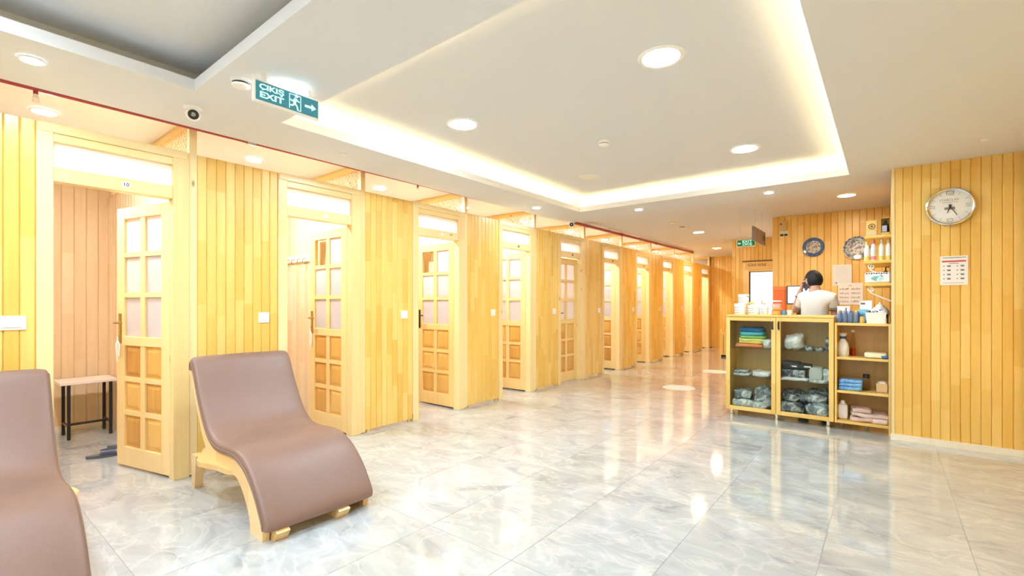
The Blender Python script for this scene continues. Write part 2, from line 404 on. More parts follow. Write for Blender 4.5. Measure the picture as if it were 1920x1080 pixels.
wc = wallseg('wall_clock', (.04, XR+.1, YCLOCK, YBACK, 0, ZC-.001), 'pine plank wall that carries the round clock', (.04, YCLOCK, 0),
        [((XR, YCLOCK+.001), (-1, 0, 0), XR-.058, 0, ZS, .064)])
part('corner_trim', B().box(.036, .060, YCLOCK-.016, YCLOCK+.02, .0, ZS), W_V, wc)
solo('baseboard_clock', B().box(.03, XR, YCLOCK-.03, YCLOCK-.013, 0, .055), CREAM, 'cream baseboard under the clock wall', 'baseboard', (.04, YCLOCK, 0), kind='structure')
wri = wallseg('wall_right', (XR, XR+.1, YN, YCLOCK, 0, ZC-.001), 'pine plank wall at the right end of the clock wall', (XR, 0, 0),
        [((XR+.001, YN+.2), (0, 1, 0), YCLOCK-YN-.23, 0, ZS, .075)])
solo('wall_behind', B().box(XB, XR, YN-.1, YN, 0, ZC-.001), WHITE, 'plain white wall behind the camera', 'wall', (0, YN, 0), kind='structure')

# ------------------------------------------------------------------ cabin doors
LW, LH, LT = .66, 1.965, .038
def leaf_frame():
    b = B(); h = LT/2
    # stiles, rails, muntins; leaf local: x from hinge (0) to free edge (LW), y thickness, z up
    st = .095
    b.box(0, st, -h, h, .0, LH, c=.003).box(LW-st, LW, -h, h, 0, LH, c=.003)
    for z0, z1 in ((LH-.085, LH), (.915, .985), (0, .145)): b.box(st, LW-st, -h, h, z0, z1, c=.003)
    mx = LW/2
    b.box(mx-.0285, mx+.0285, -h+.004, h-.004, .145, .915).box(mx-.0285, mx+.0285, -h+.004, h-.004, .985, LH-.085)
    for z in (1.30, 1.605, .405, .66):
        for xa, xb_ in ((st, mx-.028), (mx+.028, LW-st)): b.box(xa, xb_, -h+.0045, h-.0045, z-.018, z+.018)
    return b
LFM = leaf_frame().mesh('door_leaf', W_DOOR)
def panel_mb(w_, h_):
    b = B()
    for s in (-1, 1):
        vs = []
        for e, o in ((0, .002), (.016, .002), (.020, .007), (.040, .013)):
            vs += [(e, o*s, e), (w_-e, o*s, e), (w_-e, o*s, h_-e), (e, o*s, h_-e)]
        b.add(vs, [(4*q+j, 4*q+(j+1) % 4, 4*q+4+(j+1) % 4, 4*q+4+j) for q in range(3) for j in range(4)]+[(12, 13, 14, 15)])
    return b
PW = LW/2-.03-.095
PANEL_ROWS = [(.145, .387), (.423, .642), (.678, .915)]
PANE_ROWS = [(.985, 1.282), (1.318, 1.587), (1.623, LH-.085)]
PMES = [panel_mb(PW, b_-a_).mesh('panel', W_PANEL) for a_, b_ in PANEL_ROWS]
GMES = [B().box(0, PW+.002, -.0025, .0025, 0, b_-a_).mesh('pane', FROST) for a_, b_ in PANE_ROWS]
GCL = [B().box(0, PW+.002, -.0025, .0025, 0, b_-a_).mesh('pane', GLASS) for a_, b_ in PANE_ROWS]
def handle_mb():
    b = B(); xh = LW-.048
    for s in (-1, 1):
        y = s*LT/2
        b.rbox(xh-.017, xh+.017, min(y, y+s*.006), max(y, y+s*.006), .93, 1.16, .003)
        b.tube([(xh, y, 1.09), (xh, y+s*.042, 1.09), (xh-.02, y+s*.05, 1.09), (xh-.115, y+s*.05, 1.088)], [.009, .009, .009, .007], 8)
        b.tube([(xh, y, .99), (xh, y+s*.014, .99)], .009, 8)
    return b
HM = handle_mb().mesh('handle', BRASS, 35)
HMD = handle_mb().mesh('handle', DARK, 35)
jl = B().box(-.04, .055, 0, .075, 0, 2.34, c=.003).mesh('jamb', W_V)
jr = B().box(-.04, .055, 0, .10, 0, 2.34, c=.003).mesh('jamb', W_V)
hdr = B().box(-.04, .052, 0, .61, 2.235, 2.285, c=.003).mesh('header', W_H)
cor = B().box(-.04, .060, -.07, .70, 2.286, 2.342, c=.004).mesh('cornice', W_H)
rail = B().box(-.035, .050, 0, .61, 1.995, 2.082, c=.003).mesh('transom_rail', W_H)
tp = B().box(0, .006, 0, .61, 2.082, 2.236).mesh('transom_pane', OPAL)
stopm = B().box(-.055, -.04, -.0, .075, 0, 2.0)
ORD = ['first', 'second', 'third', 'fourth', 'fifth', 'sixth', 'seventh', 'eighth', 'ninth', 'tenth']
ANG = [76, 89, 90, 89, 1.5, 90, 90, 88, 84, 88]
PLT = pm('plate_brown', (.35, .17, .05), .4)
for k in range(10):
    r = R[k]; base = Vector((XL, r, 0))
    st = 'standing wide open' if ANG[k] > 20 else 'shut'
    d = thing('door_%d' % (k+1), 'pine cabin door with six panes, %s, %s along the row from the camera' % (st, ORD[k]), 'door', base, kind='structure')
    link('jamb', jl, d, (-.05, -.785, 0)); link('jamb', jr, d, (-.05, -.10, 0))
    link('header', hdr, d, (-.05, -.71, 0)); link('cornice', cor, d, (-.05, -.71, 0)); link('transom_rail', rail, d, (-.05, -.71, 0))
    link('transom_pane', tp, d, (-.03, -.71, 0))
    if k == 0:
        pl = part('number_plate', B().rbox(-.0005, .004, -.386, -.340, 2.022, 2.058, .001), PLASTIC, d, local=True, label='white plate with the number 10')
        text_mesh('10', .034, BLACK, pl, (.0046, -.363, 2.040), (PI/2, 0, PI/2))
    else:
        part('number_plate', B().rbox(-.0005, .004, -.385, -.345, 2.022, 2.056, .001), PLASTIC if k < 3 else PLT, d, local=True)
    th = math.radians(ANG[k])
    # closed: leaf runs from hinge toward -y; opening swings it toward -x
    lf = link('door_leaf', LFM, d, (-.095 if ANG[k] < 20 else -.075, -.085, .018), (0, 0, -PI/2-th))
    for (a_, b_), pmn, gm, gc in zip(PANEL_ROWS, PMES, GMES, GCL): pass
    for row in range(3):
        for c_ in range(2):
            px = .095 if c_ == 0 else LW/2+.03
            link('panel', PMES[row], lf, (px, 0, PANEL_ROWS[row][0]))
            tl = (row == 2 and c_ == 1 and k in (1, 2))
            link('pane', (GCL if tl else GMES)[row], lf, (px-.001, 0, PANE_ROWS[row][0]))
    link('handle', HM if k not in (2, 4) else HMD, lf)
    if k in (0, 1):
        b = B(); xh = LW-.048; s = -1
        for s in (-1, 1):
            y = s*(LT/2+.02)
            b.tube([(xh, y-.004*s, .985), (xh+.002, y, .975), (xh-.004, y, .94)], .0025, 6)
            for j in range(5):
                a = random.uniform(-.02, .02); b.tube([(xh, y, .955), (xh+a, y+random.uniform(-.008, .008), .92), (xh+a*1.3, y, .87-.02*j)], .004, 5)
        part('key_tag', b, PLASTIC, lf, local=True, label='white key tag hanging from the lock')

# ------------------------------------------------------------------ lattice screens above the partitions
W_LAT = wood('lattice_pine', (.80, .60, .36), (.85, .68, .44), (.88, .74, .52), axis='x', seg=9, knots=False)
def lattice(k):
    r = R0+P*k; x0, x1 = -3.995, XB+.02
    t = thing('lattice_screen', 'wooden lattice screen on the partition over the %s' % ('cabin nearest the camera' if k < 0 else 'far side of the %s cabin' % ORD[k]), 'lattice', (x0, r+.025, 2.33), group=None)
    part('top_rail', B().box(x1, x0, r+.005, r+.045, 2.545, 2.597), W_X, t)
    part('bottom_rail', B().box(x1, x0, r+.008, r+.042, 2.331, 2.352), W_X, t)
    b = B(); z0, z1 = 2.352, 2.545; hh = z1-z0; sp = .058; y = r+.025; wv = .008
    n = int((x0-x1+hh)/sp)
    for s in (1, -1):
        for i in range(n+1):
            xb = x1-hh+sp*i if s == 1 else x1+sp*i
            # line from (xb,z0) to (xb+s*hh,z1) clipped to [x1,x0]
            t0, t1 = 0, 1; xe = xb+s*hh
            for lim, lo in ((x1, True), (x0, False)):
                if xe != xb:
                    tt = (lim-xb)/(xe-xb)
                    if 0 < tt < 1:
                        if (xb < lim) == lo: t0 = max(t0, tt)
                        else: t1 = min(t1, tt)
                    elif (lo and max(xb, xe) <= lim) or (not lo and min(xb, xe) >= lim): t1 = -1
            if t1 <= t0+.02: continue
            p0 = (xb+(xe-xb)*t0, z0+hh*t0); p1 = (xb+(xe-xb)*t1, z0+hh*t1)
            dx = wv*.7; ya, yb = (y-.006, y) if s == 1 else (y, y+.006)
            b.prism([(p0[0]-dx, p0[1]), (p0[0]+dx, p0[1]), (p1[0]+dx, p1[1]), (p1[0]-dx, p1[1])], 'y', ya, yb)
    part('lattice_slats', b, W_LAT, t, kind='stuff')
for k in range(0, 10): lattice(k)

# ------------------------------------------------------------------ lights in the ceiling
def disc_light(name, label, x, y, z, r, mat, group, lit=True):
    t = thing(name, label, 'ceiling light', (x, y, z), group=group)
    part('trim_ring', B().lathe([(r*1.0, -.001), (r*1.22, -.001), (r*1.25, -.004), (r*1.18, -.010), (r*1.0, -.010)], (x, y, z), 28, ring=True), PLASTIC, t, 40)
    part('diffuser', B().lathe([(.002, -.008), (r*.985, -.008), (r*.985, -.0015), (.002, -.0015)], (x, y, z), 28), mat, t)
    return t
UNLIT = pm('unlit_diffuser', (.85, .84, .78), .5)
gp = 'round panel lights in the lit ceiling tray'
disc_light('panel_light', 'bright round panel light in the lit tray, nearest the camera, largest of them', -1.02, 2.67, 2.68, .105, L_PANEL, gp)
disc_light('panel_light', 'bright round panel light in the lit tray, on the side of the cabins', -2.63, 2.69, 2.68, .105, L_PANEL, gp)
disc_light('panel_light', 'bright round panel light in the lit tray, at the far right corner', -1.02, 4.72, 2.68, .105, L_PANEL, gp)
disc_light('panel_light', 'unlit round panel light in the lit tray, near its far left corner', -2.61, 4.69, 2.68, .095, UNLIT, gp)
gs = 'small spotlights in the lowered ceiling border'
for lb, x, y in (('by the red pipe at the near left edge', -3.42, .365), ('right above the large exit sign', -2.685, 1.345), ('on the left border beside the lit tray', -3.55, 4.99),
                 ('beyond the lit tray, the left one of that pair', -2.56, 5.92), ('beyond the lit tray, the right one of that pair', -1.03, 5.92)):
    disc_light('spot_light', 'added small white ceiling spotlight, out of view, '+lb, x, y, ZS, .045, L_SPOT, gs)
gf = 'round lights in the far ceiling'
disc_light('downlight', 'round warm downlight above the reception counter', -.385, 7.15, ZC, .09, L_FAR, gf)
disc_light('downlight', 'round warm downlight in the corridor ceiling by the vent', -2.76, 9.11, ZC, .09, L_FAR, gf)
disc_light('downlight', 'farthest round warm downlight in the corridor ceiling', -3.2, 11.97, ZC, .09, L_FAR, gf)
for k in range(10):
    disc_light('cabin_light', 'round ceiling light inside the %s cabin from the camera' % ORD[k], -4.62, .555+P*k*.982, ZC, .065, L_CABIN, 'ceiling lights in the cabins')
for lb, x, y in (('above the camera', .3, -.6), ('behind the camera near the wall', .3, -3.1), ('behind the camera in the middle', -1.7, -3.1), ('behind the camera by the cabins', -3.5, -1.6)):  # invented spotlights out of view, added to brighten the near floor
    disc_light('spot_light', 'added small white ceiling spotlight, out of view, '+lb, x, y, ZS, .06, L_SPOT, gs)
for x, y in ((-2.6, -.2), (-1.0, -.2), (-2.6, -1.9), (-1.0, -1.9)):  # invented panel lights out of view, added as fill from behind the camera
    disc_light('added_tray_light', 'added round panel light, out of view in the dim tray overhead, %s and %s' % ('nearer the cabins' if x < -2 else 'away from the cabins', 'above the camera' if y > -1 else 'behind the camera'), x, y, 2.68, .105, L_PANEL, 'added panel lights in the tray overhead')

# ------------------------------------------------------------------ loungers
def catmull(pts, n=4):
    out = []; p = [Vector(q) for q in pts]
    for i in range(len(p)-1):
        a, b_, c_, d_ = p[max(i-1, 0)], p[i], p[i+1], p[min(i+2, len(p)-1)]
        for j in range(n):
            t = j/n; out.append(.5*((2*b_)+(c_-a)*t+(2*a-5*b_+4*c_-d_)*t*t+(3*b_-a-3*c_+d_)*t**3))
    out.append(p[-1]); return out
LPROF = [(-.035, .80), (-.03, .85), (.005, .885), (.05, .865), (.10, .79), (.17, .67), (.25, .555), (.34, .462), (.44, .412), (.56, .402), (.70, .412), (.83, .407), (.96, .360), (1.08, .268), (1.165, .165), (1.205, .10), (1.203, .065)]
def make_lounger(label, loc, rz):
    t = thing('wave_lounger', label, 'lounger', loc, rz, 'brown leather wave loungers by the cabins')
    path = catmull(LPROF, 4); b = B(); W = .323; T = .052; n = len(path); ring = []
    cs = []
    for a in range(0, 91, 30): cs.append((-W+.028-.028*math.sin(math.radians(90-a)), -.028+.028*math.sin(math.radians(a))))
    cs = [(-W, -T), (-W-.002, -.03)]+[(-W+.022*(1-math.cos(math.radians(a))), -.022+.022*math.sin(math.radians(a))) for a in (25, 50, 75)]
    cs += [(-W*f, .004*(1-f*f)+.004) for f in (.86, .6, .3, 0, -.3, -.6, -.86)]
    cs += [(-x, z) for x, z in reversed(cs[:5])]
    vs = []; m = len(cs)
    for i, q in enumerate(path):
        d = (path[min(i+1, n-1)]-path[max(i-1, 0)]).normalized(); nn = Vector((-d.y, d.x))
        e = 1
        for v, h in cs: vs.append((q.x+nn.x*h, v, q.y+nn.y*h))
    fs = [(i*m+j, i*m+(j+1) % m, (i+1)*m+(j+1) % m, (i+1)*m+j) for i in range(n-1) for j in range(m)]
    fs += [tuple(range(m)), tuple((n-1)*m+j for j in range(m))]
    b.add(vs, fs); pad = part('leather_pad', b, LEATHER, t, 50, local=True)
    for v in (-.325, .325):
        b = B(); pts = []
        for i, q in enumerate(path):
            d = (path[min(i+1, n-1)]-path[max(i-1, 0)]).normalized(); nn = Vector((-d.y, d.x)); pts.append((q.x-nn.x*.028, v, q.y-nn.y*.028))
        b.tube(pts, .0045, 6)
        part('piping', b, LEATHER, pad, 60, local=True)
    outer = [(.005, .825), (.055, .745), (.115, .645), (.20, .525), (.30, .42), (.42, .355), (.55, .345), (.68, .355), (.80, .35), (.90, .31), (1.02, .225), (1.10, .13), (1.15, .06), (1.15, .0)]
    inner = [(-.03, .80), (.015, .715), (.07, .61), (.145, .49), (.235, .37), (.36, .27), (.50, .235), (.64, .245), (.755, .262), (.84, .235), (.92, .165), (.975, .09), (.99, .03), (.99, .0)]
    o2, i2 = catmull(outer, 3), catmull(inner, 3)
    for s in (-1, 1):
        b = B(); vs = []; k = len(o2); va, vb = s*.278, s*.314
        for oo, ii in zip(o2, i2):
            for v in (va, vb): vs += [(oo.x, v, oo.y), (ii.x, v, ii.y)]
        fs = []
        for i in range(k-1):
            a, c_ = i*4, i*4+4
            fs += [(a, a+1, c_+1, c_), (a+2, c_+2, c_+3, a+3), (a, c_, c_+2, a+2), (a+1, a+3, c_+3, c_+1)]
        fs += [(0, 2, 3, 1), (4*k-4, 4*k-3, 4*k-1, 4*k-2)]
        b.add(vs, fs); part('side_frame', b, W_FRAME, t, 30, local=True)
    # base plate with curved ends
    pl = [(.09, -.25), (.15, -.29), (.25, -.335), (.35, -.385), (.42, -.395), (.50, -.37), (.58, -.345), (.68, -.335), (.755, -.30)]
    pl = pl+[(u, -v) for u, v in reversed(pl)]
    part('base_plate', B().prism(pl, 'z', .255, .285), W_FRAME, t, local=True)
    for s in (-1, 1):
        b = B(); v = s*.285
        b.add([(u+du, v*(1+.12*zz/.255)+dv, zz) for u, zz in ((-.02, 0), (.10, .255)) for du, dv in ((-.0, -.024), (.062+.03*(zz > 0), -.024), (.062+.03*(zz > 0), .024), (0, .024))], [(0, 1, 2, 3), (7, 6, 5, 4), (0, 4, 5, 1), (1, 5, 6, 2), (2, 6, 7, 3), (3, 7, 4, 0)])
        part('rear_leg', b, W_FRAME, t, local=True)
        b = B(); v = s*.235
        b.prism([(.15, .25), (.105, .25), (-.01, .72), (.025, .74)], 'y', v-.016, v+.016)
        part('back_strut', b, W_FRAME, t, local=True)
    for v in (-.235, .115):
        b = B(); b.prism([(.98, .07), (1.19, .07), (1.225, .05), (1.19, .0), (1.0, .0)], 'y', v-.035, v+.035)
        part('front_foot', b, W_FRAME, t, local=True)
    for u, z in ((.06, .70), (1.03, .10), (.56, .30)):
        part('cross_bar', B().box(u-.016, u+.016, -.27, .27, z-.03, z+.03), W_FRAME, t, local=True)
    return t
make_lounger('brown leather wave lounger seen whole, with wooden frame, between the first two cabin doors', (-3.70, 1.478, 0), math.radians(-2))
make_lounger('brown leather wave lounger cut off by the left edge, nearest the camera', (-3.71, .135, 0), math.radians(-1))

# ------------------------------------------------------------------ pipe, cameras, signs on the ceiling
t = thing('sprinkler_pipe', 'long red sprinkler pipe running along the ceiling over the cabin fronts', 'pipe', (-3.885, 0, 2.53))
def pz(y): return 2.513+.0044*y
PXX = -3.882
part('pipe_run', B().tube([(PXX, -2, pz(-2)), (PXX, 6.3, pz(6.3)), (PXX, 12.3, pz(12.3))], .024, 12), RED, t, 60)
for y in (1.62, 6.45, 8.2, 9.9, 12.3):
    part('coupling', B().tube([(PXX, y-.03, pz(y)), (PXX, y+.03, pz(y))], .030, 12), pm('coupling_grey', (.45, .4, .4), .4, .5) if y < 2 else RED, t, 60)
for y in (6.9, 7.7, 9.05, 10.9):
    b = B(); b.tube([(PXX+.031*math.sin(a), y, pz(y)+.031*math.cos(a)*1.25+.006) for a in [i*PI/6 for i in range(12)]], .003, 6, closed=True); b.tube([(PXX, y, pz(y)+.045), (PXX, y, ZC)], .003, 6)
    part('hanger', b, SILVER, t)
for y in (.43, 3.29):
    b = B(); z = pz(y); b.tube([(PXX, y, z), (PXX, y, z-.045)], .011, 8)
    p_ = part('drop_pipe', b, RED, t, 60)
    b = B(); b.tube([(PXX, y, z-.045), (PXX, y, z-.06)], .012, 8); b.tube([(PXX, y-.012, z-.058), (PXX, y-.014, z-.075), (PXX, y, z-.085), (PXX, y+.014, z-.075), (PXX, y+.012, z-.058)], .0025, 6); b.lathe([(.004, -.088), (.017, -.087), (.017, -.084), (.004, -.084)], (PXX, y, z), 12)
    part('sprinkler_head', b, CHROME, p_)
def turret(label, x, y, z, look):
    t = thing('security_camera', label, 'camera', (x, y, z))
    part('base', B().lathe([(.052, 0), (.052, -.012), (.046, -.020), (.03, -.024)], (x, y, z), 24), PLASTIC, t, 40)
    d = Vector(look).normalized(); c = Vector((x, y, z-.045))
    b = B(); rot = Vector((0, 0, 1)).rotation_difference(d).to_matrix().to_4x4()
    b.lathe([(.004, -.042), (.025, -.036), (.038, -.022), (.043, 0), (.040, .018), (.033, .028), (.030, .028)], n=24); b.xf(Matrix.Translation(c) @ rot)
    part('ball', b, PLASTIC, t, 60)
    b = B(); b.lathe([(.030, .026), (.030, .031), (.016, .033), (.013, .028), (.001, .028)], n=20); b.xf(Matrix.Translation(c) @ rot)
    part('lens', b, BLACK, t, 40)
turret('white ball security camera on the ceiling left of the large exit sign', -3.455, 1.09, ZS, (3.4, -.7, -1.1))
turret('white ball security camera at the start of the bare red pipe', -3.74, 6.17, ZS, (3.3, -5.9, -.9))
def smoke(name, label, x, y, z, r=.05, dark=False):
    t = thing(name, label, 'detector', (x, y, z))
    part('base', B().lathe([(r, 0), (r, -.012), (r*.9, -.016), (.004, -.016)], (x, y, z), 24), PLASTIC, t, 40)
    part('sensor_slots', B().lathe([(r*.82, -.016), (r*.82, -.026), (.004, -.026)], (x, y, z), 16), DARK if dark else SILVER, t)
    part('cap', B().lathe([(r*.88, -.026), (r*.84, -.036), (r*.4, -.044), (.003, -.045)], (x, y, z), 24), PLASTIC, t, 40)
smoke('smoke_detector', 'white smoke detector with dark slots beside the large exit sign', -2.83, 1.127, ZS, .055, True)
smoke('smoke_detector', 'white smoke detector in the middle of the lit tray', -1.95, 3.76, 2.68)
smoke('smoke_detector', 'small smoke detector on the far ceiling beside a round vent', -2.775, 8.25, ZC, .055, True)
t = thing('ceiling_vent', 'flat round vent plate on the far ceiling beyond the tray', 'vent', (-2.776, 7.83, ZC))
part('plate', B().lathe([(.075, 0), (.075, -.006), (.05, -.010), (.003, -.010)], (-2.776, 7.83, ZC), 24), SILVER, t, 40)
for lb, x, y in (('on the left border near the tray corner', -3.54, 2.2), ('at the right over the clock', .588, 5.05)):
    solo('ceiling_sensor', B().lathe([(.028, 0), (.026, -.006), (.01, -.010), (.002, -.010)], (x, y, ZS), 16), PLASTIC, 'tiny white round sensor on the lowered ceiling '+lb, 'sensor', (x, y, ZS), 40)
# large exit sign
TEAL = pm('exit_sign_teal', (.012, .085, .095), .5, emit=(.13, .80, 1), es=.04)
MINT = pm('exit_sign_letters', (.45, .8, .68), .4, emit=(.5, 1, .85), es=.16)
sx, sy0, sy1, sz0, sz1 = -2.64, 1.112, 1.487, 2.338, 2.458
t = thing('exit_sign', 'large green ÇIKIŞ EXIT sign with running man and arrow, under the near ceiling', 'exit sign', (sx, sy0, sz1))
part('housing', B().rbox(sx-.025, sx+.002, sy0, sy1, sz0, sz1, .006), PLASTIC, t)
for y in (sy0+.06, sy1-.06): part('bracket', B().box(sx-.02, sx-.004, y-.01, y+.01, sz1, ZS), PLASTIC, t)
pnl = part('sign_panel', B().box(sx+.002, sx+.0035, sy0+.012, sy1-.012, sz0+.010, sz1-.010), TEAL, t)
og = ORG[t.name]; rt = (PI/2, 0, PI/2); zc = (sz0+sz1)/2
text_mesh('ÇIKIŞ', .040, MINT, pnl, Vector((sx+.0042, sy0+.096, zc+.024))-og, rt, sx=1.36, bold=.03)
text_mesh('EXIT', .044, MINT, pnl, Vector((sx+.0042, sy0+.096, zc-.020))-og, rt, sx=1.45, bold=.03)
b = B(); X0, X1 = sx+.0036, sx+.0046; c0 = sy0+.225
def seg(p, q, wd):
    p, q = Vector(p), Vector(q); d = (q-p).normalized(); n_ = Vector((-d.y, d.x))*wd/2
    b.prism([tuple(p+n_), tuple(q+n_), tuple(q-n_), tuple(p-n_)], 'x', X0, X1)
for p, q, wd in (((-.032, -.042), (-.032, .04), .004), ((-.032, .04), (.033, .04), .004), ((.033, .04), (.033, -.042), .004), ((.012, -.042), (.035, -.042), .004),
                 ((.004, .022), (-.004, -.006), .017), ((.006, .016), (.026, .006), .007), ((0, .016), (-.02, .002), .007), ((-.02, .002), (-.026, .012), .006), ((-.004, -.006), (.012, -.02), .009), ((.012, -.02), (.016, -.04), .008), ((-.004, -.008), (-.014, -.022), .009), ((-.014, -.022), (-.03, -.022), .008)):
    seg((c0+p[0], zc+p[1]), (c0+q[0], zc+q[1]), wd)
b.prism([(c0+.008+.010*math.cos(a*PI/6), zc+.036+.010*math.sin(a*PI/6)) for a in range(12)], 'x', X0, X1)
part('running_man', b, MINT, pnl)
b = B(); ay = sy0+.315; b.prism([(ay-.032, zc-.007), (ay+.008, zc-.007), (ay+.008, zc-.020), (ay+.036, zc), (ay+.008, zc+.020), (ay+.008, zc+.007), (ay-.032, zc+.007)], 'x', X0, X1)
part('arrow', b, MINT, pnl)
# small exit sign down the corridor
y = 8.95; x0, x1, z0, z1 = -2.06, -1.765, 2.245, 2.372
GREEN = pm('exit_sign_green', (.006, .10, .03), .4, emit=(.01, .25, .08), es=.08)
t = thing('exit_sign', 'small green exit sign hanging over the corridor by the grey board', 'exit sign', (x0, y, z1))
part('housing', B().rbox(x0, x1, y, y+.03, z0, z1, .005), PLASTIC, t)
for xx in (x0+.05, x1-.05): part('rod', B().tube([(xx, y+.015, z1), (xx, y+.015, ZC)], .004, 6), SILVER, t)
pnl = part('sign_panel', B().box(x0+.008, x1-.008, y-.0015, y, z0+.014, z1-.008), GREEN, t); og = ORG[t.name]
text_mesh('EXIT', .060, MINT, pnl, Vector(((x0+x1)/2+.02, y-.002, z0+.088))-og, (PI/2, 0, 0), sx=1.3)
text_mesh('ÇIKIŞ', .048, MINT, pnl, Vector(((x0+x1)/2+.02, y-.002, z0+.042))-og, (PI/2, 0, 0), sx=1.3)
b = B(); ax = x0+.018; az = z0+.062; b.prism([(ax, az), (ax+.022, az+.018), (ax+.022, az+.006), (ax+.05, az+.006), (ax+.05, az-.006), (ax+.022, az-.006), (ax+.022, az-.018)], 'y', y-.0025, y-.0015); part('arrow', b, MINT, pnl)
# hanging board seen from its side
SIGN = pm('sign_taupe', (.20, .155, .13), .5)
xx = -1.44; y0, y1, z0, z1 = 7.15, 7.95, 2.125, 2.325
t = thing('hanging_board', 'grey brown sign board hung on two wires over the reception corner', 'sign', (xx, y0, z1))
part('board', B().rbox(xx-.012, xx+.012, y0, y1, z0, z1, .003), SIGN, t)
for yy in (y0+.12, y1-.2): part('wire', B().tube([(xx, yy, z1), (xx, yy, ZC)], .003, 5), SILVER, t)
b = B(); b.box(xx+.012, xx+.0135, y1-.19, y1-.05, z0+.06, z0+.14)
part('sign_emblem', b, DARK, t)

# ------------------------------------------------------------------ exit door with its carved header
t = thing('door_11', 'white frosted exit door under a carved wooden header board', 'door', (-2.36, YEXIT, 0), kind='structure')
yd = YEXIT
part('jamb', B().box(-2.36, -2.245, yd-.02, yd+.09, 0, 2.14, c=.004), W_V, t)
part('jamb', B().box(-1.50, -1.40, yd-.02, yd+.09, 0, 2.14, c=.004), W_V, t)
hd = part('header_board', B().box(-2.32, -1.42, yd-.035, yd-.015, 1.965, 2.125, c=.004), W_X, t)
part('header_trim', B().box(-2.37, -1.40, yd-.045, yd+.02, 2.125, 2.15, c=.004), pm('dark_wood', (.22, .10, .03), .5), t)
part('lintel_rail', B().box(-2.245, -1.50, yd-.01, yd+.06, 1.925, 1.965), W_X, t)
text_mesh('GÜLE GÜLE', .064, pm('burnt_letters', (.10, .055, .02), .6), hd, Vector((-2.095, yd-.0362, 2.055))-ORG[t.name], (PI/2, 0, 0), sx=1.05)
LIT = pm('frosted_door_glow', (.9, .9, .88), .4, emit=(1, .98, .94), es=.22)  # emission in the leaf stands in for daylight behind it
dl = part('door_leaf', B().box(-2.225, -1.505, yd+.02, yd+.055, .01, 1.915, c=.003), LIT, t)
part('edge_strip', B().box(-2.245, -2.222, yd+.0, yd+.05, 0, 1.925), DARK, t)
part('edge_strip', B().box(-2.245, -1.50, yd+.0, yd+.05, 1.91, 1.926), DARK, t)
part('pull_handle', B().tube([(-2.0, yd+.02, 1.32), (-2.0, yd-.02, 1.32), (-2.0, yd-.02, .95), (-2.0, yd+.02, .95)], .010, 8), SILVER, dl, 60)

# ------------------------------------------------------------------ floor stickers, switches, cabin bench, slippers, hook board
for lb, px, py in (('nearer one', 1273, 727), ('farther one, half behind the glass cabinet', 1342, 697)):
    q = onz(px, py, 0)
    solo('floor_sticker', B().lathe([(.232, .0005), (.232, .002), (.002, .002)], q, 40), pm('sticker_white', (.9, .88, .87), .35), 'round white sticker on the corridor floor, the '+lb, 'floor sticker', q, group='round white floor stickers')
for k in range(-1, 9):
    r = R0+P*k; yc = r+.522; z = 1.14; wd = .042 if k >= 0 else .075; xf_ = XL-.004
    t = thing('light_switch', 'white %s on the %s plank panel along the row of cabins' % ('double light switch' if k < 0 else 'square light switch', ORD[k+1]), 'light switch', (xf_, yc, z), group='white light switches on the cabin fronts')
    part('frame', B().rbox(xf_, xf_+.009, yc-wd, yc+wd, z-.042, z+.042, .003), pm('switch_cream', (.86, .82, .72), .3) if k == -1 else PLASTIC, t)
    part('rocker', B().rbox(xf_+.009, xf_+.014, yc-wd+.016, yc+wd-.016, z-.026, z+.026, .002), PLASTIC, t)
t = thing('bench', 'narrow bench with white top and black metal legs inside the first cabin', 'bench', (-6.0, 1.0, 0))
part('bench_top', B().rbox(-6.17, -5.845, .80, 1.205, .505, .535, .004), pm('bench_top_white', (.84, .74, .68), .4, var=.06, bscale=8), t)
for xx in (-6.14, -5.88):
    for yy in (.865, 1.165): part('leg', B().box(xx-.012, xx+.012, yy-.012, yy+.012, 0, .505), BLACK, t)
part('stretcher', B().box(-6.02, -6.0, .865, 1.165, .105, .125), BLACK, t)
for yy in (.865, 1.165): part('side_bar', B().box(-6.14, -5.88, yy-.008, yy+.008, .11, .128), BLACK, t)
NAVY = pm('slipper_navy', (.03, .04, .09), .35); SOLE = pm('slipper_sole', (.13, .13, .15), .6)
for i, (x, y, a) in enumerate(((-5.02, .965, 1.35), (-5.22, 1.13, 1.0))):
    t = thing('slipper', 'dark blue slide slipper on the cabin floor, the %s of the pair' % ('front one' if i == 0 else 'one behind'), 'slipper', (x, y, 0), a, 'pair of dark slippers in the first cabin')
    pts = [(.125*math.cos(q)*(1), .046*math.sin(q)*(1+.12*math.cos(q))) for q in [j*PI/8 for j in range(16)]]
    part('sole', B().prism(pts, 'z', 0, .022), SOLE, t, local=True)
    b = B(); vs = []; n = 9
    for xx in (-.035, .06):
        for rr in (1, .86):
            for j in range(n):
                q = PI*j/(n-1); vs.append((xx, .046*math.cos(q)*rr, .02+.043*math.sin(q)*rr))
    fs = []
    for j in range(n-1): fs += [(j, j+1, 2*n+j+1, 2*n+j), (n+j, 3*n+j, 3*n+j+1, n+j+1), (j, n+j, n+j+1, j+1), (2*n+j, 2*n+j+1, 3*n+j+1, 3*n+j)]
    b.add(vs, fs); part('strap', b, NAVY, t, 60, local=True)
yq = R[1]-.002
a_, c_ = ony(541, 488, yq), ony(582, 488, yq)
t = thing('hook_rail', 'white coat hook rail on the side wall of the second cabin', 'hook rail', (a_.x, yq, a_.z))
part('board', B().rbox(a_.x, c_.x+.0, yq-.018, yq, a_.z-.04, a_.z+.035, .004), PLASTIC, t)
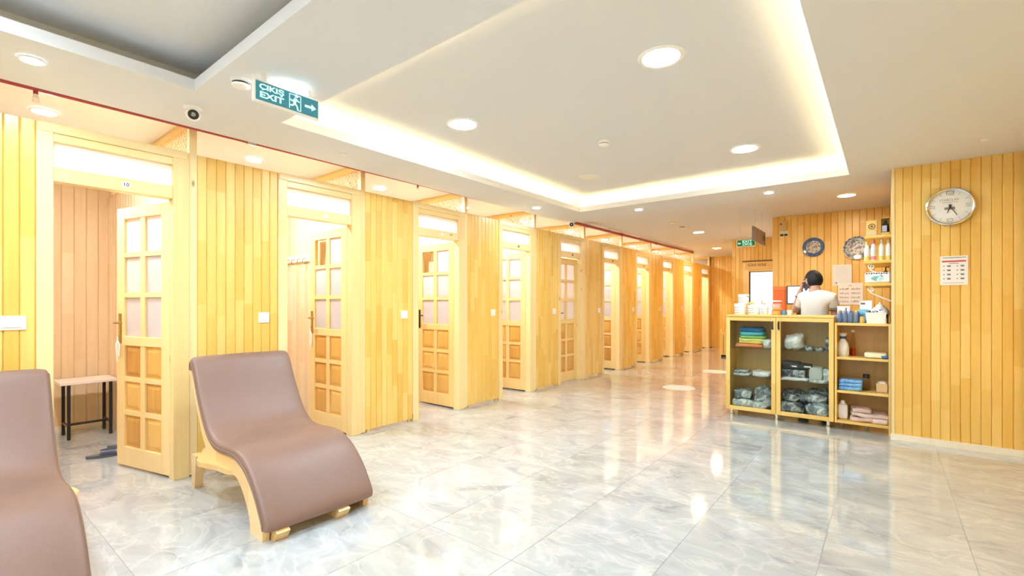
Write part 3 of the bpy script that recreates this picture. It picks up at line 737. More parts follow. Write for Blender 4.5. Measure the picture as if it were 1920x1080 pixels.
for i in range(4):
    xx = a_.x+(c_.x-a_.x)*(.12+.25*i)
    part('hook', B().tube([(xx, yq-.018, a_.z), (xx, yq-.05, a_.z-.015), (xx, yq-.055, a_.z-.05), (xx, yq-.03, a_.z-.06)], .006, 6), BRASS, t)

# ------------------------------------------------------------------ clock and notice on the clock wall
cx, cz = .434, 2.098; yw = YCLOCK-.0135; cr = .158
t = thing('wall_clock', 'round silver rimmed wall clock with white dial', 'clock', (cx, yw, cz))
part('rim', B().lathe([(cr, 0), (cr+.006, .012), (cr+.004, .030), (cr-.006, .036), (cr-.016, .030), (cr-.016, .0)], (cx, yw, cz), 48, axis='y', ring=True), CHROME, t, 40)
dial = part('dial', B().lathe([(.002, .0), (cr-.014, .0), (cr-.014, .018), (.002, .018)], (cx, yw, cz), 48, axis='y'), pm('dial_white', (.88, .90, .90), .4), t)
GR = pm('dial_grey', (.42, .43, .45), .5); INK = pm('dial_ink', (.05, .055, .07), .4)
yf = yw-.0195
b = B()
for i in range(12):
    if i % 3 == 0: continue
    a = i*PI/6; d = Vector((math.sin(a), math.cos(a))); n_ = Vector((d.y, -d.x))
    p, q = d*.108, d*.135; wv = n_*.0015
    b.prism([(cx+v.x, cz+v.y) for v in (p+wv, q+wv, q-wv, p-wv)], 'y', yf, yf+.001)
part('hour_marks', b, GR, dial)
b = B()
def outl(x0, x1, z0, z1, s=.004, sides='tblr'):
    if 't' in sides: b.box(cx+x0, cx+x1, yf, yf+.001, cz+z1-s, cz+z1)
    if 'b' in sides: b.box(cx+x0, cx+x1, yf, yf+.001, cz+z0, cz+z0+s)
    if 'l' in sides: b.box(cx+x0, cx+x0+s, yf, yf+.001, cz+z0, cz+z1)
    if 'r' in sides: b.box(cx+x1-s, cx+x1, yf, yf+.001, cz+z0, cz+z1)
outl(-.024, .026, .100, .134, .005, 'tl'); outl(-.012, .026, .100, .118, .005, 'tb'); outl(.021, .026, .116, .134, .005, 'r')
outl(-.02, .018, -.130, -.106, .003, 'tblr'); outl(-.133, -.100, -.004, .016, .003, 'tb'); outl(-.110, -.100, -.012, .016, .003, 'r')
outl(.098, .134, -.012, .016, .003, 'tb'); outl(.098, .134, .0, .008, .003, 'b')
part('numerals', b, pm('numeral_grey', (.2, .21, .23), .5), dial)
text_mesh('STARCLAR', .026, GR, dial, Vector((cx-.005, yf, cz+.058))-ORG[t.name], (PI/2, 0, 0), sx=1.0)
b = B(); b.box(cx-.05, cx+.052, yf, yf+.001, cz+.036, cz+.0395); part('underline', b, pm('faint_red', (.6, .3, .28), .5), dial)
b = B(); outl(-.035, .030, -.026, -.006, .004); b.box(cx-.028, cx+.022, yf, yf+.001, cz-.018, cz-.013); part('logo_plate', b, INK, dial)
def hand(nm, ang, ln, wd, yy):
    a = math.radians(ang); d = Vector((math.sin(a), math.cos(a))); n_ = Vector((d.y, -d.x)); p, q = d*-.02, d*ln
    part(nm, B().prism([(cx+v.x, cz+v.y) for v in (p+n_*wd, q+n_*wd*.5, q-n_*wd*.5, p-n_*wd)], 'y', yy-.002, yy), INK, t)
hand('hour_hand', 198, .058, .0045, yf-.002); hand('minute_hand', 151, .092, .0035, yf-.005)
part('hub', B().lathe([(.009, .019), (.009, .028), (.001, .028)], (cx, yw, cz), 12, axis='y'), INK, t)
part('clock_glass', B().lathe([(cr-.014, .031), (cr-.03, .034), (.002, .036), (.002, .0345), (cr-.03, .0325), (cr-.014, .0295)], (cx, yw, cz), 40, axis='y', ring=True), clearglass('clock_crystal', (1, 1, 1)), t, 60)
def notice(name, label, x0, x1, z0, z1, y, mat, marks):
    t = solo(name, B().box(x0, x1, y-.003, y, z0, z1), mat, label, 'notice', (x0, y, z0))
    for nm, mt, rects in marks:
        b = B()
        for u0, u1, v0, v1 in rects: b.box(x0+(x1-x0)*u0, x0+(x1-x0)*u1, y-.0036, y-.003, z0+(z1-z0)*v0, z0+(z1-z0)*v1)
        part(nm, b, mt, t)
    return t
PAPER = pm('paper', (.86, .86, .85), .6); PAPER2 = pm('paper_blueish', (.74, .79, .84), .5); INK2 = pm('print_ink', (.15, .16, .2), .6); PRED = pm('print_red', (.62, .08, .10), .6); PGREY = pm('print_grey', (.45, .45, .5), .6); PINK = pm('print_pink', (.62, .35, .40), .6)
rnd = random.Random(3)
title = []; u = .10
while u < .9: wv = rnd.uniform(.02, .05); title.append((u, u+wv, .925+rnd.uniform(-.004, .004), .955)); u += wv+.012
items = []; bars = []
for c0_ in (.12, .60):
    for rr in range(4):
        v = .62-.145*rr+.02
        items.append((c0_, c0_+.05, v, v+.03)); items.append((c0_+.14, c0_+.27, v-.01, v+.035)); bars.append((c0_+.10, c0_+.26, v+.045, v+.055))
q0, q1 = ony(1762.5, 481, yw), ony(1815, 534, yw)
notice('notice', 'white price notice with red band under the clock', q0.x, q1.x, q1.z, q0.z, yw,
       PAPER, [('title_marks', INK2, title), ('title_marks', INK2, [(.32, .68, .735, .755)]), ('red_band', PRED, [(.07, .93, .79, .845)]), ('item_marks', INK2, items), ('line_marks', PGREY, bars+[(.1, .85, .07, .085)])])

# ------------------------------------------------------------------ reception wall: plates, notices, small boxes
yb = YBACK-.0135
def plate_mat(name, rim, mid, cen):
    m, N, L, b = nt(name)
    tc = N.new('ShaderNodeTexCoord'); sp = N.new('ShaderNodeSeparateXYZ'); L.new(tc.outputs['Object'], sp.inputs[0])
    cb = N.new('ShaderNodeCombineXYZ'); L.new(sp.outputs[0], cb.inputs[0]); L.new(sp.outputs[2], cb.inputs[1])
    ln = N.new('ShaderNodeVectorMath'); ln.operation = 'LENGTH'; L.new(cb.outputs[0], ln.inputs[0])
    n = N.new('ShaderNodeTexNoise'); n.inputs['Scale'].default_value = 34; n.inputs['Detail'].default_value = 3; L.new(tc.outputs['Object'], n.inputs['Vector'])
    ad = N.new('ShaderNodeMath'); ad.operation = 'DIVIDE'; ad.inputs[1].default_value = .165; L.new(ln.outputs['Value'], ad.inputs[0])
    r = N.new('ShaderNodeValToRGB'); r.color_ramp.interpolation = 'CONSTANT'; e = r.color_ramp.elements
    e[0].position = 0; e[0].color = (*cen, 1); e[1].position = .93; e[1].color = (.75, .78, .8, 1)
    for p_, c in ((.52, (.7, .74, .8)), (.56, mid), (.86, rim)): q = e.new(p_); q.color = (*c, 1)
    L.new(ad.outputs[0], r.inputs[0])
    nr = N.new('ShaderNodeValToRGB'); nr.color_ramp.elements[0].position = .50; nr.color_ramp.elements[0].color = (0, 0, 0, 1); nr.color_ramp.elements[1].position = .54; nr.color_ramp.elements[1].color = (1, 1, 1, 1); L.new(n.outputs['Fac'], nr.inputs[0])
    mx = N.new('ShaderNodeMixRGB'); mx.inputs[2].default_value = (.05, .10, .28, 1) if cen[0] > .5 else (.45, .52, .6, 1)
    hm = N.new('ShaderNodeMath'); hm.operation = 'MULTIPLY'; hm.inputs[1].default_value = .75; L.new(nr.outputs[0], hm.inputs[0]); L.new(hm.outputs[0], mx.inputs[0])
    L.new(r.outputs[0], mx.inputs[1]); L.new(mx.outputs[0], b.inputs['Base Color']); b.inputs['Roughness'].default_value = .15; return m
for lb, px, py, rr, mt in (('the left, darker blue one', 1525.5, 463.5, .140, plate_mat('tile_plate_blue', (.05, .12, .28), (.07, .15, .33), (.55, .5, .42))),
                       ('the right, paler one beside the bottles', 1607, 465, .166, plate_mat('tile_plate_pale', (.10, .14, .28), (.5, .6, .62), (.72, .74, .78)))):
    q = ony(px, py, yb)
    solo('wall_plate', B().lathe([(rr*.55, 0), (rr*.97, .022), (rr, .028), (rr*.97, .032), (rr*.6, .014), (.002, .011)], q, 40, axis='y'), mt, 'round painted plate on the plank wall, '+lb, 'plate', q, 50, group='painted plates on the wall')
q0, q1 = ony(1561, 497, yb), ony(1597, 535, yb)
lines = [(.15, .8, .9-.07*i, .912-.07*i) for i in range(7)]
notice('notice', 'pale paper with faint lines pinned on the reception wall, the upper one', q0.x, q1.x, q1.z, q0.z, yb, PAPER2, [('line_marks', pm('faint_print', (.6, .65, .72), .6), lines), ('dot_mark', INK2, [(.16, .24, .10, .16)])])
q0, q1 = ony(1571.5, 531, yb), ony(1618, 571.5, yb)
bl = []; pk = []
for rr in range(4):
    for c_ in (.06, .53):
        for j in range(7):
            u = c_+.055*j; h_ = rnd.uniform(.03, .075); (pk if rnd.random() < .4 else bl).append((u, u+rnd.uniform(.03, .05), .70-.19*rr, .70-.19*rr+h_))
        bl.append((c_, c_+.38, .67-.19*rr, .678-.19*rr))
notice('notice', 'white price chart with rows of small pictures on the reception wall, the lower one', q0.x, q1.x, q1.z, q0.z, yb-.004, PAPER, [('picture_marks', pm('chart_grey', (.33, .33, .38), .6), bl), ('picture_marks', PINK, pk), ('title_mark', PGREY, [(.42, .56, .86, .90)])])
q = ony(1469, 424, yb); t = thing('wall_box', 'small beige thermostat box high on the reception wall', 'box', q)
part('case', B().rbox(q.x-.05, q.x+.05, yb-.03, yb, q.z-.07, q.z+.07, .005), pm('beige_case', (.66, .48, .22), .5), t)
part('sensor_dot', B().lathe([(.012, .03), (.010, .034), (.001, .034)], (q.x-.03, yb, q.z+.03), 10, axis='y'), BLACK, t)
q = ony(1470, 439, yb); t = thing('socket_plate', 'small cream socket plate with black sockets on the reception wall', 'socket', q)
part('plate', B().rbox(q.x-.06, q.x+.065, yb-.014, yb, q.z-.04, q.z+.055, .004), pm('cream_case', (.78, .70, .45), .4), t)
for i in (0, 1): part('socket', B().box(q.x-.05+.055*i, q.x-.005+.055*i, yb-.017, yb-.014, q.z-.03, q.z+.0), BLACK, t)

# ------------------------------------------------------------------ glass cabinet
CX0, CXM, CX1 = -1.425, -.925, -.412; CY0, CY1 = 5.70, 6.08; CZ0, CZ1 = .068, 1.130
t = thing('display_cabinet', 'pine display cabinet with two glass doors and chrome legs, used as the reception counter', 'cabinet', (CX0, CY0, 0)); cab = t
th_ = .022
part('side_panel', B().box(CX0, CX0+th_, CY0+.022, CY1, CZ0, CZ1-.022), W_CABINET, t)
part('side_panel', B().box(CX1-th_, CX1, CY0+.022, CY1, CZ0, CZ1-.022), W_CABINET, t)
part('divider', B().box(CXM-.01, CXM+.01, CY0+.024, CY1, CZ0+.02, CZ1-.022), W_CABINET, t)
part('top_panel', B().rbox(CX0-.005, CX1+.003, CY0-.005, CY1+.04, CZ1-.022, CZ1, .003), wood('cabinet_top', (.70, .44, .10), (.80, .54, .15), (.84, .59, .2), axis='x', seg=1.1, knots=False), t)
part('bottom_panel', B().box(CX0, CX1, CY0+.022, CY1, CZ0, CZ0+.022), W_CABINET, t)
part('back_panel', B().box(CX0, CX1, CY1, CY1+.008, CZ0, CZ1-.022), W_BACK, t)
SHZ = (.752, .432)
for z in SHZ:
    part('glass_shelf', B().box(CX0+th_, CXM-.01, CY0+.05, CY1, z, z+.008), GLASS, t); part('glass_shelf', B().box(CXM+.01, CX1-th_, CY0+.05, CY1, z, z+.008), GLASS, t)
for x0, x1, hx in ((CX0, CXM-.002, CXM-.030), (CXM+.002, CX1, CXM+.028)):
    b = B(); fw = .042; z0, z1 = CZ0, CZ1-.024
    b.box(x0, x0+fw, CY0, CY0+.02, z0, z1, c=.002).box(x1-fw, x1, CY0, CY0+.02, z0, z1, c=.002)
    d = part('cabinet_door', b, W_CABINET, t)
    wcr = wood('cabinet_rail', (.70, .44, .10), (.80, .54, .15), (.84, .59, .2), axis='x', seg=1.1, knots=False)
    for za, zb in ((z0, z0+fw), (z1-fw, z1)): part('door_rail', B().box(x0+fw, x1-fw, CY0, CY0+.02, za, zb, c=.002), wcr, d)
    part('glass', B().box(x0+fw-.004, x1-fw+.004, CY0+.008, CY0+.012, z0+fw-.004, z1-fw+.004), GLASS, d)
    part('handle', B().tube([(hx, CY0, .98), (hx, CY0-.026, .985), (hx, CY0-.03, 1.02), (hx, CY0-.026, 1.055), (hx, CY0, 1.06)], .008, 8), BLACK, d, 60, label='black bow handle')
for x in (CX0+.05, CXM, CX1-.05):
    for y in (CY0+.05, CY1-.05):
        part('leg', B().lathe([(.019, CZ0), (.019, .018), (.026, .014), (.026, 0)], (x, y, 0), 14), CHROME, t, 40)

# folded goods, each a thing of its own
def goods(name, label, cat, c, w_, d_, h_, mat, e=.3, amp=.008, sc=16, seed=0, group=None, rz=0, extra=None):
    b = B(); b.blob((0, 0, h_/2), w_, d_, h_, e, amp, sc, seed)
    o = solo(name, b, mat, label, cat, (0, 0, 0), 60, group); o.location = c; o.rotation_euler = (0, 0, rz)
    return o
def cl(name, c): return pm(name, c, .8, bump=.3, bscale=60, var=.12)
gt = 'bright folded towels in the cabinet'
tz = SHZ[0]+.008; tx, ty = -1.19, 5.89
z = tz
for nm, c, h_, ww in (('orange', (.80, .26, .10), .045, .30), ('yellow', (.80, .62, .12), .04, .26), ('pale yellow', (.78, .74, .35), .03, .27), ('green', (.30, .55, .12), .038, .28), ('light blue', (.08, .42, .55), .045, .27), ('deep blue', (.02, .16, .42), .05, .24)):
    goods('folded_towel', '%s folded towel in the bright stack behind the left cabinet door' % nm, 'towel', (tx+(.0 if nm != 'orange' else -.02), ty, z), ww, .24, h_, cl('towel_'+nm.replace(' ', '_'), c), .5, .012, 18, len(nm), gt, .1*len(nm) % .3)
    z += h_*.9
WRAP_W = plastic_wrap('white_wrap', (.62, .62, .64), (.86, .86, .87), 14); WRAP_G = plastic_wrap('grey_wrap', (.10, .13, .15), (.62, .66, .68), 13); WRAP_D = plastic_wrap('dark_wrap', (.025, .03, .04), (.42, .46, .5), 15); WRAP_C = plastic_wrap('pale_grey_wrap', (.35, .38, .40), (.75, .78, .78), 16)
BCLOTH = cl('black_cloth', (.035, .03, .032)); GCLOTH = cl('grey_cloth', (.45, .49, .48))
goods('plastic_bag', 'crumpled white plastic bag beside the bright towel stack', 'bag', (-1.02, 5.86, tz), .11, .2, .10, WRAP_W, .7, .02, 14, 3)
goods('plastic_bag', 'mound of white plastic bags on the top right cabinet shelf', 'bag', (-.775, 5.88, tz), .20, .24, .17, WRAP_W, .8, .03, 11, 5)
goods('pouch', 'flat black pouch with white edge, left of two on the top right cabinet shelf', 'pouch', (-.635, 5.86, tz), .10, .16, .045, WRAP_D, .6, .012, 20, 6, 'flat black pouches')
goods('pouch', 'flat black pouch with white edge, right of two on the top right cabinet shelf', 'pouch', (-.545, 5.84, tz), .095, .15, .04, WRAP_D, .6, .012, 20, 9, 'flat black pouches')
goods('bundle', 'upright black bundle with pale trim at the right end of the top cabinet shelf', 'bundle', (-.462, 5.86, tz), .075, .15, .15, WRAP_D, .6, .012, 16, 8)
z2 = SHZ[1]+.008
gg = 'folded goods on the middle cabinet shelves'
goods('folded_pack', 'flat white grey striped pack on the middle left cabinet shelf', 'pack', (-1.285, 5.87, z2), .18, .22, .035, WRAP_C, .4, .008, 18, 11, gg)
goods('folded_pack', 'white wrapped pack lying on the striped pack, middle left cabinet shelf', 'pack', (-1.29, 5.88, z2+.034), .15, .2, .03, WRAP_G, .4, .008, 18, 12, gg)
goods('folded_pack', 'white wrapped pack at the right of the middle left cabinet shelf', 'pack', (-1.085, 5.87, z2), .19, .22, .07, WRAP_W, .5, .01, 15, 13, gg)
goods('folded_pack', 'white flat pack under the dark clothes on the middle right cabinet shelf', 'pack', (-.77, 5.85, z2), .27, .24, .035, WRAP_W, .4, .008, 18, 14, gg)
goods('folded_pack', 'dark wrapped pack of folded cloth under the black garments', 'pack', (-.775, 5.87, z2+.033), .22, .22, .085, WRAP_D, .3, .01, 20, 15, gg)
for i, (x, y, zz, ww, rz) in enumerate(((-.80, 5.86, .116, .16, 0), (-.685, 5.87, .118, .15, .1))):
    o = goods('folded_shirt', 'black folded garment with a white label, %s of the two on the dark pack' % ('left' if i == 0 else 'right'), 'garment', (x, y, z2+zz), ww, .2, .075-.02*i, BCLOTH, .25, .008, 14, 20+i, 'black folded garments', rz)
    part('label_strip', B().box(.0, .06, -.104, -.101, .03, .042), PAPER, o, local=True)
goods('folded_pack', 'light grey folded cloth at the right of the middle right cabinet shelf', 'pack', (-.575, 5.87, z2), .12, .22, .15, GCLOTH, .3, .008, 14, 24, gg)
goods('folded_pack', 'light grey folded cloth in the corner of the middle right cabinet shelf', 'pack', (-.475, 5.88, z2), .08, .22, .14, WRAP_C, .3, .008, 14, 25, gg)
goods('folded_pack', 'flat pale pack at the front of the middle right cabinet shelf', 'pack', (-.555, 5.77, z2), .16, .08, .03, WRAP_C, .4, .008, 14, 26, gg)
z3 = CZ0+.022; gb = 'plastic wrapped bundles at the bottom of the cabinet'
for lb, x, y, zz, ww, dd, hh, mt, sd, e, am in (
    ('grey folded bundle, lowest at the bottom left', -1.27, 5.86, 0, .22, .26, .09, WRAP_C, 31, .45, .014),
    ('grey folded bundle on top at the bottom left', -1.275, 5.88, .088, .19, .24, .11, WRAP_G, 32, .45, .016),
    ('grey plastic bag leaning in the bottom left cabinet half', -1.07, 5.88, 0, .19, .25, .24, WRAP_G, 33, .8, .03),
    ('clear wrapped bundle at the front of the bottom left cabinet half', -1.12, 5.77, 0, .18, .10, .08, WRAP_C, 34, .6, .018),
    ('dark wrapped bundle at the bottom right, front left', -.79, 5.80, 0, .22, .16, .13, WRAP_D, 35, .6, .022),
    ('dark wrapped bundle at the bottom right, back left', -.78, 5.96, 0, .24, .16, .24, WRAP_D, 36, .7, .025),
    ('dark wrapped bundle at the bottom right, front right', -.55, 5.80, 0, .22, .16, .14, WRAP_G, 37, .6, .022),
    ('black wrapped bundle at the bottom right, heaped at the back', -.56, 5.96, 0, .24, .17, .26, WRAP_D, 38, .7, .025),
    ('silvery wrapped bundle on the front right one at the bottom', -.60, 5.82, .13, .24, .14, .09, WRAP_G, 39, .6, .02),
    ('dark wrapped bundle on the front left one at the bottom', -.80, 5.81, .125, .18, .14, .09, WRAP_D, 40, .6, .02)):
    goods('wrapped_bundle', lb+(' of the cabinet' if 'cabinet' not in lb else ''), 'bundle', (x, y, z3+zz), ww, dd, hh, mt, e, am, 15, sd, gb)

# ------------------------------------------------------------------ open shelf unit beside the cabinet
SX0, SX1, SY0, SY1 = -.405, .034, 5.70, 6.04
t = thing('shelf_unit', 'open pine shelf unit between the glass cabinet and the clock wall', 'shelf', (SX0, SY0, 0))
SZ = (.068, .368, .700, 1.038)
WX2 = wood('shelf_wood', (.70, .44, .10), (.80, .54, .15), (.84, .59, .2), axis='x', seg=1.1, knots=False)
for z in SZ: part('shelf_board', B().box(SX0+.018, SX1-.018, SY0+.004, SY1, z, z+.024, c=.002), WX2, t)
part('side_panel', B().box(SX0, SX0+.018, SY0, SY1, 0.068, 1.062), W_CABINET, t); part('side_panel', B().box(SX1-.018, SX1, SY0, SY1, 0.0, 1.062), W_CABINET, t)
part('back_panel', B().box(SX0, SX1, SY1, SY1+.008, .068, 1.062), W_BACK, t)
part('leg', B().lathe([(.017, .068), (.017, .0)], (SX0+.04, SY1-.05, 0), 12), CHROME, t)
part('leg', B().lathe([(.017, .068), (.017, .0)], (SX0+.25, SY1-.05, 0), 12), CHROME, t)
WPL = pm('bottle_white', (.80, .80, .80), .3); BLUEP = pm('cap_blue', (.03, .08, .25), .3)
s0, s1, s2, s3 = [z+.024 for z in SZ]
t = thing('spray_bottle', 'white spray bottle with a dark blue collar on the open shelf', 'bottle', (-.345, 5.83, s2))
part('body', B().lathe([(.045, 0), (.052, .01), (.053, .09), (.045, .13), (.024, .165), (.02, .18)], (-.345, 5.83, s2), 20), WPL, t, 40)
part('collar', B().lathe([(.024, .176), (.026, .178), (.026, .198), (.02, .2)], (-.345, 5.83, s2), 16), BLUEP, t, 40)
b = B(); b.lathe([(.02, .198), (.03, .215), (.036, .228), (.03, .232), (.002, .232)], (-.345, 5.83, s2), 16); part('funnel_top', b, WPL, t, 40)
t = thing('red_bottle', 'slim clear bottle holding red liquid behind the spray bottle', 'bottle', (-.268, 5.93, s2))
part('glass_body', B().lathe([(.022, .0), (.024, .01), (.022, .15), (.014, .2), (.012, .24)], (-.268, 5.93, s2), 16), clearglass('tinted_glass', (.92, .80, .70)), t, 40)
part('liquid', B().lathe([(.019, .004), (.021, .01), (.021, .075), (.001, .075)], (-.268, 5.93, s2), 14), pm('red_liquid', (.55, .05, .03), .1), t, 40)
part('cap', B().lathe([(.015, .238), (.015, .26), (.002, .262)], (-.268, 5.93, s2), 12), WPL, t, 40)
goods('folded_cloth', 'pale yellow folded cloth on the second open shelf', 'cloth', (-.085, 5.83, s2+.0), .17, .2, .05, cl('pale_cloth', (.82, .80, .60)), .35, .006, 14, 51)
goods('folded_cloth', 'blue folded cloth end beside the pale yellow one', 'cloth', (-.015, 5.78, s2), .06, .1, .035, cl('blue_cloth', (.05, .16, .40)), .4, .006, 14, 52)
BPK = plastic_wrap('blue_pack', (.04, .22, .62), (.22, .52, .85), 10)
for i in range(3): goods('blue_pack', 'blue plastic packet on the third open shelf, %s of its stack' % ('lowest', 'middle', 'topmost')[i], 'packet', (-.285+.004*i, 5.84, s1+.036*i), .20, .2, .038, BPK, .25, .006, 12, 60+i, 'blue packets')
t = thing('clear_bottle', 'clear bottle with a black cap on the third open shelf', 'bottle', (-.158, 5.90, s1))
part('glass_body', B().lathe([(.034, 0), (.036, .01), (.036, .10), (.024, .12)], (-.158, 5.90, s1), 18), clearglass('bottle_glass', (.86, .84, .78)), t, 40)
part('cap', B().lathe([(.027, .118), (.027, .155), (.002, .157)], (-.158, 5.90, s1), 14), BLACK, t, 40)
t = thing('cardboard_box', 'small open cardboard box on the third open shelf', 'box', (-.03, 5.84, s1))
b = B(); bx0, bx1, by0, by1 = -.082, .012, 5.79, 5.90
b.box(bx0, bx1, by0, by0+.004, s1, s1+.088).box(bx0, bx1, by1-.004, by1, s1, s1+.088).box(bx0, bx0+.004, by0, by1, s1, s1+.088).box(bx1-.004, bx1, by0, by1, s1, s1+.088).box(bx0, bx1, by0, by1, s1, s1+.004)
part('carton', b, pm('cardboard', (.66, .47, .26), .7), t)
part('tissue', B().blob((-.035, 5.845, s1+.06), .07, .08, .09, .6, .012, 20, 70), PAPER, t, 60)
t = thing('jug', 'white plastic jug on the bottom open shelf', 'jug', (-.345, 5.82, s0))
part('body', B().blob((-.345, 5.82, s0+.075), .085, .085, .15, .35, .001, 5, 1), WPL, t, 60)
part('neck', B().lathe([(.034, .135), (.028, .155), (.018, .17), (.018, .185), (.002, .186)], (-.345, 5.82, s0), 16), WPL, t, 40)
for i, (x, zz, ww, hh, mt) in enumerate(((-.185, 0, .20, .05, 'a'), (-.06, 0, .15, .045, 'b'), (-.18, .048, .20, .04, 'b'), (-.20, .086, .16, .045, 'a'), (-.06, .044, .14, .04, 'a'))):
    mt = {'a': cl('linen_rose%d' % i, (.62, .45, .40)), 'b': cl('linen_pale%d' % i, (.70, .58, .55))}[mt]
    goods('folded_linen', 'folded rose beige linen on the bottom open shelf, %s' % ('bottom left', 'bottom right', 'middle left', 'topmost left', 'upper right')[i], 'linen', (x, 5.86, s0+zz), ww, .24, hh, mt, .3, .012, 13, 80+i, 'folded linen on the bottom shelf', .05*i)
# things on top of the open shelf
TUBC = clearglass('tub_clear', (.88, .92, .97)); 
t = thing('clear_tub', 'clear plastic tub holding small blue bottles on top of the open shelf', 'tub', (-.30, 5.83, s3))
b = B(); x0, x1, y0, y1, zb, zt = -.396, -.215, 5.76, 5.90, s3, s3+.115; q = .003
b.box(x0, x1, y0, y0+q, zb, zt).box(x0, x1, y1-q, y1, zb, zt).box(x0, x0+q, y0, y1, zb, zt).box(x1-q, x1, y0, y1, zb, zt).box(x0, x1, y0, y1, zb, zb+q)
part('tub_walls', b, TUBC, t)
SB = pm('small_bottle_blue', (.22, .28, .42), .3); CC = [(.8, .45, .1), (.5, .3, .55), (.15, .2, .45), (.8, .6, .3)]
for i in range(4):
    for j in range(2):
        x, y = -.368+.045*i, 5.795+.065*j
        tb = thing('small_bottle', 'small blue grey bottle in the clear tub, %s row, %s from the left' % (('front', 'rear')[j], ORD[i]), 'bottle', (x, y, s3+.003), group='small bottles in the clear tub')
        part('body', B().lathe([(.017, 0), (.018, .004), (.018, .085), (.009, .1)], (x, y, s3+.003), 12), SB, tb, 40)
        part('cap', B().lathe([(.011, .098), (.011, .12), (.001, .121)], (x, y, s3+.003), 10), pm('cap_%d_%d' % (i, j), CC[(i+j) % 4], .4), tb, 40)
t = thing('amber_bottle', 'small amber bottle between the clear tub and the white basket', 'bottle', (-.187, 5.78, s3))
part('body', B().lathe([(.018, 0), (.02, .004), (.02, .055), (.011, .068)], (-.187, 5.78, s3), 14), pm('amber', (.62, .38, .10), .2), t, 40)
part('cap', B().lathe([(.012, .066), (.012, .085), (.001, .086)], (-.187, 5.78, s3), 12), BLUEP, t, 40)
t = thing('basket', 'white plastic basket on top of the open shelf', 'basket', (-.075, 5.80, s3))
b = B(); x0, x1, y0, y1 = -.160, .0, 5.735, 5.87
def taper(x0, x1, y0, y1, z0, z1, th, g):
    o = [(x0+g, y0+g, z0), (x1-g, y0+g, z0), (x1-g, y1-g, z0), (x0+g, y1-g, z0), (x0, y0, z1), (x1, y0, z1), (x1, y1, z1), (x0, y1, z1)]
    i_ = [(x0+g+th, y0+g+th, z0+th), (x1-g-th, y0+g+th, z0+th), (x1-g-th, y1-g-th, z0+th), (x0+g+th, y1-g-th, z0+th), (x0+th, y0+th, z1), (x1-th, y0+th, z1), (x1-th, y1-th, z1), (x0+th, y1-th, z1)]
    f = [(3, 2, 1, 0), (8, 9, 10, 11)]
    for k in range(4):
        n_ = (k+1) % 4; f += [(k, n_, 4+n_, 4+k), (8+n_, 8+k, 12+k, 12+n_), (4+k, 4+n_, 12+n_, 12+k)]
    return o+i_, f
b.add(*taper(x0, x1, y0, y1, s3, s3+.10, .004, .01)); part('basket_body', b, pm('basket_white', (.84, .86, .84), .4), t)
b = B(); b.tube([(x0, y0, s3+.1), (x1, y0, s3+.1), (x1, y1, s3+.1), (x0, y1, s3+.1)], .005, 6, closed=True); part('rim', b, PLASTIC, t)
goods('blue_cloth', 'light blue cloth tucked behind the white basket', 'cloth', (-.185, 5.93, s3), .10, .1, .135, cl('sky_cloth', (.22, .52, .72)), .6, .012, 16, 91)
q0 = ony(1635, 578, 5.98)
t = solo('standing_card', B().box(q0.x-.10, q0.x, 5.975, 5.985, s3, 1.285), PAPER, 'white card standing behind the white basket', 'card', (q0.x, 5.98, s3))
part('card_mark', B().box(q0.x-.092, q0.x-.055, 5.9745, 5.975, 1.245, 1.262), INK2, t)
t = thing('tissue_box', 'small white tissue box behind the clear tub', 'box', (-.33, 5.97, s3))
part('carton', B().rbox(-.40, -.29, 5.93, 6.03, s3, s3+.165, .003), PAPER, t)
part('black_mark', B().prism([(-.335, s3+.125), (-.318, s3+.125), (-.322, s3+.158)], 'y', 5.9293, 5.93), INK2, t)
def pat(name, c1, c2, sc=30, th=.5):
    m, N, L, b_ = nt(name); tc = N.new('ShaderNodeTexCoord'); n = N.new('ShaderNodeTexNoise'); n.inputs['Scale'].default_value = sc; n.inputs['Distortion'].default_value = 1
    L.new(tc.outputs['Object'], n.inputs['Vector']); r = N.new('ShaderNodeValToRGB'); r.color_ramp.elements[0].position = th; r.color_ramp.elements[0].color = (*c1, 1); r.color_ramp.elements[1].position = th+.04; r.color_ramp.elements[1].color = (*c2, 1)
    L.new(n.outputs['Fac'], r.inputs[0]); L.new(r.outputs[0], b_.inputs['Base Color']); b_.inputs['Roughness'].default_value = .2; return m
gp_ = Vector((-.05, 5.955, s3))
t = thing('ginger_jar', 'white porcelain jar with dark blossom pattern at the end of the open shelf', 'jar', gp_)
part('body', B().lathe([(.05, 0), (.062, .03), (.074, .08), (.072, .12), (.05, .155), (.03, .165)], gp_, 24), pat('blossom_porcelain', (.84, .84, .84), (.08, .08, .10), 32, .57), t, 60)
part('lid', B().lathe([(.034, .163), (.034, .175), (.012, .19), (.010, .205), (.002, .206)], gp_, 20), PLASTIC, t, 40)
for lb, x, y, h_, c in (('brown vial beside the blossom jar', -.135, 5.97, .12, (.10, .06, .03)), ('white tub in front of the brown jar', -.012, 5.755, .06, (.82, .80, .76)), ('brown jar against the clock wall corner', .004, 5.83, .09, (.16, .09, .04))):
    t = thing('small_jar', 'small '+lb, 'jar', (x, y, s3)); 
    rr = .013 if x < -.1 else .012 if x > 0 else .016
    part('body', B().lathe([(rr*.95, 0), (rr, .004), (rr, h_*.75), (rr*.7, h_*.82)], (x, y, s3), 14), pm('jar_c', c, .3), t, 40)
    part('cap', B().lathe([(rr*.8, h_*.8), (rr*.8, h_), (.001, h_)], (x, y, s3), 12), BLACK if c[0] < .5 else PLASTIC, t, 40)

